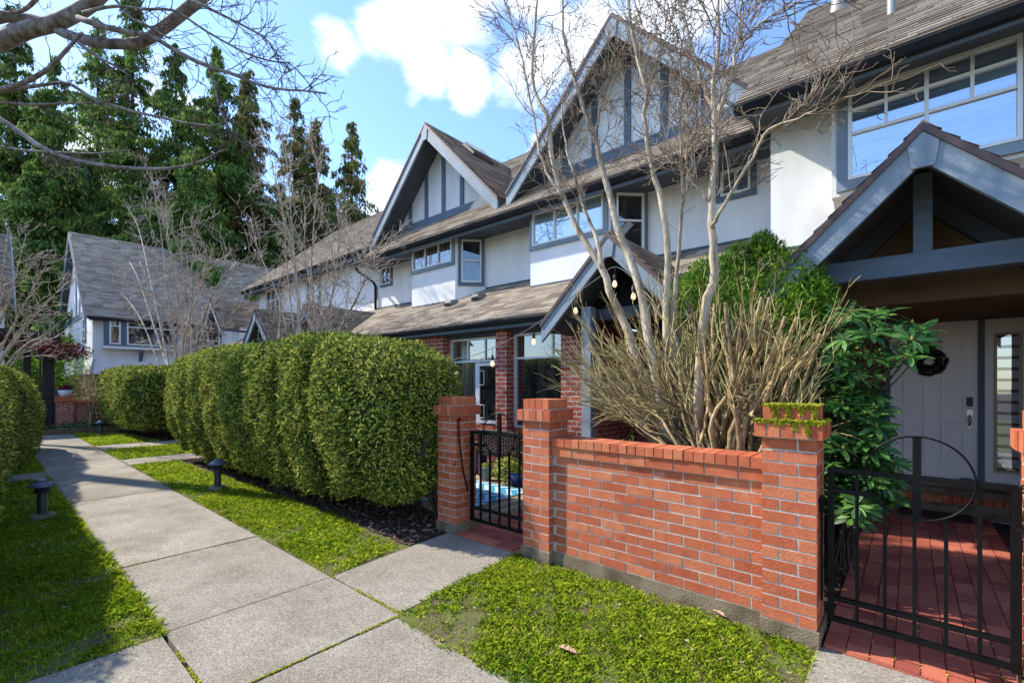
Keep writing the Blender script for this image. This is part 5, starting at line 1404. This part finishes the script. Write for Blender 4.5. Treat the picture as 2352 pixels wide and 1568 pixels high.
masses = [((1905, 2070), (700, 745), 14, (3.75, 4.2)), ((1915, 2125), (740, 830), 34, (3.7, 4.25)), ((1905, 2010), (850, 930), 40, (3.7, 4.2)), ((1885, 2035), (930, 1060), 80, (3.6, 4.3)), ((1890, 2060), (1060, 1170), 75, (3.55, 4.2)), ((1895, 2000), (1000, 1190), 44, (3.5, 3.9)), ((1890, 1960), (780, 900), 10, (3.9, 4.3))]
for (xr, yr, n, Yr) in masses:
    for _ in range(n):
        px_, py__ = rs.uniform(*xr), rs.uniform(*yr); Y = rs.uniform(*Yr)
        c = Vector(at_y(px_, py__, Y)); c.z = max(c.z, .12)
        ax = Vector((rs.gauss(.1, .35), rs.gauss(-.45, .3), 1.0)); rosette(c, ax, rs.randint(7, 10), rs.uniform(.085, .125))
        T.add([Vector((-.42 + rs.gauss(0, .04), 4.05 + rs.gauss(0, .04), .05)).lerp(c, .12), c.lerp(Vector((-.42, 4.05, c.z * .6)), .45), c], .006, .003, 4)
np_obj('leaves', np.array([tuple(v) for v in V]), np.array(F), M['rhodo'], rh, smooth=True)
T.build('stems', M['bark_dark'], rh); VB.build('flower_buds', M['rhodo_bud'], rh)

# ------------------------------------------------------------------ small planting
def low_plant(name, label, cx, cy, rx, ry, h, n, size, m, seed, group=None, z0=0.0, cat='plant'):
    r = np.random.RandomState(seed); t = thing(name, label, cat, (cx, cy, z0), group)
    d = unit(r.randn(n, 3)); d[:, 2] = np.abs(d[:, 2]); w = (.45 + .55 * r.rand(n)) * (1 + .2 * np.sin(d[:, 0] * 9 + seed))
    P = np.array([cx, cy, z0]) + d * w[:, None] * np.array([rx, ry, h]); leaves('leaves', P, d, t, M[m], size, .5, .6, 0, seed=seed, out=.8)
    T = Twigs(); rs_ = random.Random(seed)
    for _ in range(14): grow(T, rs_, Vector((cx, cy, z0)), Vector((rs_.uniform(-1, 1) * rx, rs_.uniform(-1, 1) * ry, h)), h * .9, .003, 1, .08, .05, .15)
    T.build('stems', M['twig'], t); return t
low_plant('low_shrub', 'small green shrub cut off by the right edge beside the entry walk', .86, 4.75, .26, .5, .42, 2600, .035, 'yellowgreen', 81)
low_plant('low_shrub', 'small green shrub peeking over the garden wall left of the cut shrub', -2.08, 4.1, .20, .2, .92, 1300, .04, 'thuja', 82)
low_plant('ground_cover', 'low leafy ground cover in the timber planter at the end of the path', -18.95, 2.0, .5, .9, .30, 3500, .07, 'ivy', 83)
low_plant('low_shrub', 'yellow-green plant at the brick wall seen past the farther gate ring', -3.75, 5.2, .18, .15, .95, 900, .045, 'yellowgreen', 84)
blob_shrub('barberry', 'reddish leafy sprigs half hidden behind the cut shrub', 'shrub', [(-1.75, 4.3, .8, .25, .25), (-1.5, 4.4, .95, .2, .2)], 500, .03, 'maroon', 85)
# ------------------------------------------------------------------ path lamps
def lamp(x, y, label, hat='lamphat'):
    t = thing('path_lamp', label, 'lamp', (x, y, 0), 'low path lamps')
    mb = MB(); mb.lathe((x, y, 0), [(.0, -.02), (.105, -.02), (.108, .030), (.096, .055), (0, .058)], 22); mb.build('base', M['stonebase'], t)
    z = .056
    mb = MB(); mb.lathe((x, y, z), [(.043, 0), (.040, .22), (.038, .235)], 20); mb.build('post', M['lampblack'], t)
    for i in range(3):
        mb = MB(); zz = z + .225 + i * .024; mb.lathe((x, y, zz), [(.034, 0), (.074 - .004 * i, -.003), (.074 - .004 * i, .001), (.046, .015), (.034, .019)], 20); mb.build('louvre', M['lampblack'], t)
    mb = MB()
    for k in range(3):
        a = .5 + k * 2.1; mb.bar((x + .056 * math.cos(a), y + .056 * math.sin(a), z + .22), (x + .056 * math.cos(a), y + .056 * math.sin(a), z + .305), .008)
    mb.build('cage_rods', M['lampblack'], t)
    mb = MB(); zz = z + .296; mb.lathe((x, y, zz), [(.05, -.006), (.118, -.004), (.120, .003), (.080, .034), (.050, .052), (.052, .060), (.034, .068), (.012, .074), (.0, .075)], 28); mb.build('hat', M[hat], t)
    return t
p = at_z(97, 1190); lamp(p[0], p[1], 'nearest black path lamp on the grass strip before the left hedge')
p = at_z(500, 1124); lamp(p[0], p[1], 'path lamp with sunlit hat on the grass in front of the long hedge')
p = at_z(231, 1000); lamp(p[0], p[1], 'farthest small path lamp near the timber planter')

# ------------------------------------------------------------------ string lights
sl_ = thing('string_lights', 'string of bare warm bulbs hung from the porch gable to the hedge', 'string lights', tuple(at_y(1245, 738, 4.45)), None)
cab = [((1015, 834), 4.0), ((1048, 824), 4.1), ((1090, 815), 4.15), ((1131, 799), 4.2), ((1180, 775), 4.3), ((1226, 748), 4.4), ((1275, 712), 4.5), ((1322, 676), 4.6), ((1372, 640), 4.7), ((1412, 613), 4.74), ((1455, 640), 4.72), ((1500, 690), 4.6)]
pts = smooth_path([at_y(a[0], a[1], Y) for a, Y in cab], 60)
mb = MB(); mb.tube(pts, .0048, 6)
for i in range(len(pts) - 1): pass
mb.build('cable', M['cable'], sl_)
for (px_, py_, Y) in ((1048, 824, 4.1), (1131, 799, 4.2), (1226, 748, 4.4), (1322, 676, 4.6), (1412, 613, 4.74), (1455, 640, 4.72)):
    c = at_y(px_, py_, Y); k = 1.0
    mb = MB(); mb.tube([c, (c[0], c[1], c[2] - .085)], .0035, 5); mb.lathe((c[0], c[1], c[2] - .155), [(.0, 0), (.017, .0), (.019, .02), (.018, .055), (.008, .072), (0, .074)], 12)
    s = mb.build('socket', M['rubber'], sl_)
    mb = MB(); mb.lathe((c[0], c[1], c[2] - .235), [(0, 0), (.012, .003), (.024, .018), (.027, .036), (.022, .058), (.013, .078), (.012, .082)], 14); mb.build('bulb', M['bulb'], s)

# ------------------------------------------------------------------ patio behind the farther gate
mb = MB(); mb.box(-6.6, -3.77, 3.52, 4.74, .037, .043); tag(mb.build('outdoor_rug', M['rug']), 'blue and white zigzag outdoor rug on the deck', 'rug')
mb = MB(); 
def pot(name, label, x, y, z, prof, m, soil_r, soil_z):
    t = thing(name, label, 'pot', (x, y, z), 'plant pots on the patio')
    mb = MB(); mb.lathe((x, y, z), prof, 24); mb.build('pot_body', M[m], t)
    mb = MB(); mb.lathe((x, y, z), [(0, soil_z), (soil_r, soil_z)], 18); mb.build('potting_soil', M['soil'], t); return t
def pleaves(t, x, y, z, rx, rz, n, size, m, seed):
    r = np.random.RandomState(seed); d = unit(r.randn(n, 3)); w = .5 + .5 * r.rand(n)
    leaves('leaves', np.array([x, y, z]) + d * w[:, None] * np.array([rx, rx, rz]), d, t, M[m], size, .55, .5, 0, seed=seed, out=.6)
t = pot('plant_pot', 'small grey pot with pale succulents at the rug edge behind the gate', -4.70, 4.86, .037, [(0, 0), (.07, 0), (.085, .16), (.095, .165), (.095, .20), (.085, .20), (.083, .17)], 'greypot', .082, .18)
pleaves(t, -4.70, 4.86, .24, .085, .045, 260, .035, 'yellowgreen', 3)
t = pot('plant_pot', 'tall dark blue glazed pot with pink flowers behind the left gate bars', -5.22, 5.15, .037, [(0, 0), (.13, 0), (.19, .22), (.20, .34), (.215, .36), (.20, .36), (.18, .33)], 'blueglaze', .18, .33)
pleaves(t, -5.22, 5.15, .43, .17, .10, 420, .04, 'yellowgreen', 4); pleaves(t, -5.22, 5.15, .46, .15, .08, 90, .04, 'leaf_dead', 5)
t = pot('plant_pot', 'low dark blue glazed pot with spilling yellow-green leaves beside the rug', -4.12, 4.95, .037, [(0, 0), (.15, 0), (.22, .16), (.24, .20), (.225, .20), (.20, .17)], 'blueglaze', .2, .17)
pleaves(t, -4.28, 4.86, .24, .24, .19, 1300, .04, 'yellowgreen', 6)
# wicker armchair
ch = thing('wicker_chair', 'dark wicker armchair seen from behind through the farther gate', 'chair', (-4.62, 5.25, .037), None)
def weave(name, x0, x1, y, z0, z1, nx, nz):
    mb = MB(); w = (x1 - x0) / nx
    for i in range(nz):
        z = z0 + (z1 - z0) * (i + .5) / nz; h = (z1 - z0) / nz * .44
        P = []
        for j in range(nx * 2 + 1):
            x = x0 + (x1 - x0) * j / (nx * 2); P.append((x, y + (.008 if (j // 2 + i) % 2 else -.008), z))
        for j in range(len(P) - 1):
            a, b_ = P[j], P[j + 1]
            mb.add([(a[0], a[1], z - h), (b_[0], b_[1], z - h), (b_[0], b_[1], z + h), (a[0], a[1], z + h)], [(0, 1, 2, 3)])
    for j in range(nx + 1):
        x = x0 + w * j; mb.box(x - .006, x + .006, y - .004, y + .004, z0, z1)
    mb.build(name, M['wicker'], ch)
weave('backrest', -4.98, -4.2, 4.98, .44, .74, 16, 11)
mb = MB(); mb.tube([(-4.99, 4.98, .40), (-4.99, 4.98, .75), (-4.19, 4.98, .75), (-4.19, 4.98, .40)], .018, 6); mb.build('back_frame', M['wicker'], ch)
mb = MB(); mb.box(-4.98, -4.2, 5.0, 5.5, .36, .44); mb.build('seat', M['wicker'], ch, bevel=.015)
for x in (-4.97, -4.21):
    mb = MB(); mb.box(x - .03, x + .03, 5.0, 5.5, .60, .64); mb.box(x - .02, x + .02, 5.44, 5.48, .44, .6); mb.build('armrest', M['wicker'], ch)
    for y in (5.0, 5.46):
        mb = MB(); mb.bar((x, y, .037), (x, y, .37), .035); mb.build('leg', M['wicker'], ch)

# ------------------------------------------------------------------ wreath on the front door
wr = thing('wreath', 'dark berry wreath hanging on the white front door', 'wreath', (.17, 7.12, 1.70), None)
r = np.random.RandomState(9); n = 1500; th = r.rand(n) * 6.283; ph = r.rand(n) * 6.283; R0, r0 = .105, .042
nn = np.stack([np.cos(th) * np.cos(ph), -np.sin(ph), np.sin(th) * np.cos(ph)], 1)
P = np.stack([.17 + (R0 + r0 * np.cos(ph)) * np.cos(th), 7.12 - r0 * np.sin(ph) * .8, 1.70 + (R0 + r0 * np.cos(ph)) * np.sin(th)], 1) + nn * (.015 * r.rand(n))[:, None]
mat('wreath_leaves', (.012, .018, .010), (.05, .035, .028), 20, .7, island=.7); mat('wreath_berries', (.16, .13, .11), (.28, .24, .22), 20, .5, island=.7)
leaves('leaves', P, nn, wr, MATS['wreath_leaves'], .034, .5, .6, 0, seed=9, out=.8)
mb = MB(); rs = random.Random(3)
for i in range(46):
    a = rs.uniform(0, 6.283); b_ = rs.uniform(.2, 2.9); c = (.17 + (R0 + .04 * math.cos(b_)) * math.cos(a), 7.12 - .045 * math.sin(b_), 1.70 + (R0 + .04 * math.cos(b_)) * math.sin(a))
    mb.lathe((c[0], c[1], c[2] - .006), [(0, 0), (.006, .002), (.007, .007), (.004, .012), (0, .013)], 6)
tag(mb.build('berries', MATS['wreath_berries'], wr), kind='stuff')
mb = MB(); mb.tube([(.17 + R0 * math.cos(a), 7.125, 1.70 + R0 * math.sin(a)) for a in [2 * math.pi * k / 24 for k in range(24)]], .012, 5, closed=True); mb.build('wire_ring', M['blackplastic'], wr)

# ------------------------------------------------------------------ the far end of the path
fg = thing('iron_gate', 'distant black iron gate at the very end of the path', 'gate', (-19.3, 1.15, 0), 'black iron garden gates')
GX = -19.3
mb = MB()
for y in (.62, 1.42): mb.bar((GX, y, .08), (GX, y, 1.05), .04)
for z in (.10, .32, .82, 1.0): mb.bar((GX, .62, z), (GX, 1.42, z), .025)
mb.build('gate_frame', M['iron'], fg)
for k in range(1, 6):
    y = .62 + .8 * k / 6; mb = MB(); mb.bar((GX, y, .1), (GX, y, 1.0), .016); mb.build('baluster', M['iron'], fg)
bcol_ = None
def fpillar(x0, x1, y0, y1, z1, label):
    t = thing('brick_pillar', label, 'brick pillar', ((x0 + x1) / 2, (y0 + y1) / 2, 0), 'brick gate pillars')
    mb = MB(); mb.add([(x1, y0, 0), (x1, y1, 0), (x1, y1, z1 - .16), (x1, y0, z1 - .16)], [(0, 1, 2, 3)]); mb.build('shaft', M['housebrick_y'], t)
    mb = MB(); mb.add([(x0, y0, 0), (x1, y0, 0), (x1, y0, z1 - .16), (x0, y0, z1 - .16), (x0, y1, 0), (x1, y1, 0), (x1, y1, z1 - .16), (x0, y1, z1 - .16)], [(0, 1, 2, 3), (5, 4, 7, 6)]); mb.build('shaft_side', M['housebrick_x'], t)
    mb = MB(); ring(mb, x0 - .04, x1 + .04, y0 - .04, y1 + .04, z1 - .16, z1, random.Random(2)); mb.box(x0, x1, y0, y1, z1 - .15, z1 - .01); mb.build('cap', M['brick'], t)
fpillar(-19.45, -19.05, 1.50, 1.86, 1.06, 'distant brick pillar with a white pot on top beside the distant gate')
fw = thing('brick_wall', 'distant low brick wall behind the dry shrub and planter', 'garden wall', (-19.3, 3.0, 0), None)
mb = MB(); mb.add([(-19.15, 1.86, 0), (-19.15, 4.2, 0), (-19.15, 4.2, .85), (-19.15, 1.86, .85)], [(0, 1, 2, 3)]); mb.build('brickwork', M['housebrick_y'], fw)
mb = MB(); mb.box(-19.4, -19.1, 1.87, 4.2, .85, .93); mb.build('coping', M['brick'], fw)
t = thing('flower_pot', 'white pot of dry plants standing on the distant brick pillar', 'pot', (-19.25, 1.68, 1.06), None)
mb = MB(); mb.lathe((-19.25, 1.68, 1.055), [(0, 0), (.11, 0), (.17, .20), (.155, .2), (.0, .18)], 18); mb.build('pot_body', M['whitepot'], t); pleaves(t, -19.25, 1.68, 1.32, .18, .10, 300, .06, 'maroon', 11)
fe = thing('wood_fence', 'weathered grey board fence behind the distant gate', 'fence', (-22.2, 1.0, 0), None)
for k in range(12):
    mb = MB(); mb.box(-22.25, -22.2, -.6 + k * .2, -.42 + k * .2, 0, 1.25); mb.build('board', M['fencewood'], fe)
mb = MB(); mb.box(-22.28, -22.15, -.6, 1.8, 1.25, 1.30); mb.build('top_rail', M['fencewood'], fe)
pl = thing('timber_planter', 'low timber edged planter at the end of the path', 'planter', (-18.8, 2.1, 0), None)
mb = MB(); mb.bar((-18.35, 1.15, .07), (-18.35, 2.95, .07), .10, .17); mb.build('front_timber', M['timber'], pl)
mb = MB(); mb.bar((-18.35, 1.12, .07), (-19.0, 1.12, .07), .10, .17); mb.build('side_timber', M['timber'], pl)
mb = MB(); mb.box(-19.05, -18.4, 1.17, 2.95, 0, .11); mb.build('planter_soil', M['mulch'], pl)
fan_tree('dry_shrub', 'dry tangled vase-shaped shrub in the planter before the distant brick wall', (-18.75, 2.25, .1),
         [(150, 880), (165, 870), (180, 868), (200, 868), (218, 875), (225, 900), (155, 905), (190, 880), (210, 890), (170, 890), (222, 925), (160, 930)], 2.35, .02, 'stick', 'stick_thin', 44, 18, (.2, .45), 3, .005, .2, seg=.09, trop=.1, jit=.3, rate=.6, ang=(.4, 1.0))
for o in [o for o in bpy.data.objects if o.name.startswith('dry_shrub')]: o['category'] = 'shrub'; del o['group']
pg = thing('pergola', 'dark timber pergola posts and beam left of the far house', 'pergola', (-21, .9, 0), None)
for y in (.55, 1.02):
    mb = MB(); mb.bar((-20.6, y + .4, 0), (-20.6, y + .4, 2.75), .26 if y > 1 else .16); mb.build('post', M['postwood'], pg)
mb = MB(); mb.bar((-20.6, -.8, 2.85), (-20.6, 1.7, 2.85), .18, .24); mb.bar((-20.2, -.8, 3.02), (-20.2, 1.7, 3.02), .08, .12); mb.build('beam', M['postwood'], pg)
blob_shrub('maple_tree', 'dark maroon leafy maple spreading in front of the pergola', 'tree', [(-19.9, .9, 2.55, .75, .16), (-19.9, 1.6, 2.45, .8, .3), (-20.2, .4, 2.8, .6, .15)], 3200, .10, 'maroon', 47, loc=(-20.0, 1.2, 0), aspect=.3, layer=.7)
blob_shrub('laurel_shrub', 'dark green leafy screen behind the pergola posts', 'shrub', [(-24.5, .8, 1.2, 1.1, 1.3), (-24.0, 1.9, 1.6, 1.2, 1.6), (-24.6, -.6, 1.4, 1.2, 1.4)], 9000, .12, 'thuja', 48, loc=(-24.3, 1.0, 0), layer=.6)
# ------------------------------------------------------------------ sky, sun, camera
SUNH = (-.93, -.37); ELEV = 41.0
el = D2R(ELEV)
tosun = Vector((SUNH[0] * math.cos(el), SUNH[1] * math.cos(el), math.sin(el)))
sun = bpy.data.lights.new('sun', 'SUN'); sun.energy = 3.4; sun.angle = D2R(.8); sun.color = (1.0, .94, .84)
so = bpy.data.objects.new('sun', sun); COL.objects.link(so); so.rotation_euler = (-tosun).to_track_quat('-Z', 'Y').to_euler(); so.location = (-6, -6, 12)
w = bpy.data.worlds.new('World'); scene.world = w; w.use_nodes = True
nt = w.node_tree; N = nt.nodes; LK = nt.links
for n in list(N): N.remove(n)
out = N.new('ShaderNodeOutputWorld'); bg = N.new('ShaderNodeBackground'); bg.inputs['Strength'].default_value = .15
sky = N.new('ShaderNodeTexSky'); sky.sky_type = 'NISHITA'; sky.sun_disc = False
sky.sun_elevation = el; sky.sun_rotation = math.atan2(SUNH[0], SUNH[1]); sky.air_density = 1.3; sky.dust_density = .3; sky.ozone_density = 1.6
tc = N.new('ShaderNodeTexCoord')
nrm = N.new('ShaderNodeVectorMath'); nrm.operation = 'NORMALIZE'; LK.new(tc.outputs['Generated'], nrm.inputs[0])
DIR = nrm.outputs[0]
def wn(scale, detail, rough=.55, st=(1, 1, 2.2)):
    mp = N.new('ShaderNodeMapping'); mp.inputs['Scale'].default_value = st; LK.new(DIR, mp.inputs['Vector'])
    n = N.new('ShaderNodeTexNoise'); n.inputs['Scale'].default_value = scale; n.inputs['Detail'].default_value = detail; n.inputs['Roughness'].default_value = rough
    LK.new(mp.outputs[0], n.inputs['Vector']); return n.outputs['Fac']
def wm(op, a, b=None, c=None):
    n = N.new('ShaderNodeMath'); n.operation = op
    for i, v in enumerate((a, b, c)):
        if v is None: continue
        if isinstance(v, (int, float)): n.inputs[i].default_value = v
        else: LK.new(v, n.inputs[i])
    return n.outputs[0]
CL = [(785, 105, .07, .75), (870, 55, .09, .8), (960, 10, .10, .85), (1080, -20, .12, .85), (1230, -20, .12, .8), (985, 162, .07, .95), (1070, 178, .07, .95), (955, 222, .04, .6),
      (900, 425, .07, .9), (880, 480, .07, .9), (1180, 150, .10, .5), (1250, 150, .11, .8), (1350, 60, .13, .8), (1560, -20, .16, .8), (1280, 350, .10, .9), (420, 250, .10, .6), (180, 330, .10, .7), (215, 420, .08, .7), (1600, 260, .12, .5), (1450, 330, .1, .6)]
acc = None
for (px, py, r, k) in CL:
    d = Vector(ray(px, py)).normalized()
    ds = N.new('ShaderNodeVectorMath'); ds.operation = 'DISTANCE'; LK.new(DIR, ds.inputs[0]); ds.inputs[1].default_value = d
    v = wm('MULTIPLY', wm('MAXIMUM', wm('SUBTRACT', 1.0, wm('DIVIDE', ds.outputs['Value'], r)), 0.0), k)
    acc = v if acc is None else wm('MAXIMUM', acc, v)
big = wn(9, 9, .58); fil = wn(3.2, 6)
# scattered clouds over the rest of the sky (behind and beside the camera)
sepd = N.new('ShaderNodeSeparateXYZ'); LK.new(DIR, sepd.inputs[0])
behind = wm('MULTIPLY', wm('MAXIMUM', wm('SUBTRACT', fil, .54), 0), 4.0)
front = N.new('ShaderNodeVectorMath'); front.operation = 'DOT_PRODUCT'; LK.new(DIR, front.inputs[0]); front.inputs[1].default_value = (-.62, .72, .3)
gate_ = wm('MINIMUM', wm('MAXIMUM', wm('MULTIPLY', wm('SUBTRACT', .55, front.outputs['Value']), 4), 0), 1)
acc = wm('MAXIMUM', acc, wm('MULTIPLY', behind, gate_))
val = wm('ADD', acc, wm('MULTIPLY', wm('SUBTRACT', big, .5), 1.25))
cm = N.new('ShaderNodeMapRange'); cm.interpolation_type = 'SMOOTHSTEP'; cm.inputs[1].default_value = .22; cm.inputs[2].default_value = .62
LK.new(val, cm.inputs[0])
ccol = N.new('ShaderNodeValToRGB'); ccol.color_ramp.elements[0].color = (3.6, 3.95, 4.5, 1); ccol.color_ramp.elements[1].color = (5.0, 5.1, 5.2, 1)
ccol.color_ramp.elements[0].position = .35; ccol.color_ramp.elements[1].position = .75
LK.new(wn(14, 6), ccol.inputs['Fac'])
mx = N.new('ShaderNodeMix'); mx.data_type = 'RGBA'
tint = N.new('ShaderNodeMix'); tint.data_type = 'RGBA'; tint.blend_type = 'MULTIPLY'; tint.inputs[0].default_value = 1.0
LK.new(sky.outputs[0], tint.inputs[6]); tint.inputs[7].default_value = (.66, .77, 1.0, 1)
LK.new(wm('MULTIPLY', cm.outputs[0], .93), mx.inputs[0]); LK.new(tint.outputs[2], mx.inputs[6]); LK.new(ccol.outputs[0], mx.inputs[7])
LK.new(mx.outputs[2], bg.inputs['Color']); LK.new(bg.outputs[0], out.inputs['Surface'])

cam = bpy.data.cameras.new('camera'); co = bpy.data.objects.new('camera', cam); COL.objects.link(co)
co.location = (0, 0, EYE)
co.rotation_euler = Vector((FWD[0], FWD[1], 0)).to_track_quat('-Z', 'Y').to_euler()
cam.sensor_width = 36; cam.lens = 36 * FPX / 2352
cam.shift_x = 0; cam.shift_y = (880.5 - 784) / 2352
cam.clip_start = .05; cam.clip_end = 800
scene.camera = co
scene.view_settings.view_transform = 'Standard'; scene.view_settings.look = 'None'
scene.view_settings.exposure = 1.2; scene.view_settings.gamma = 1.0
scene.cycles.max_bounces = 6; scene.cycles.diffuse_bounces = 3; scene.cycles.glossy_bounces = 3; scene.cycles.transmission_bounces = 4
scene.cycles.transparent_max_bounces = 4
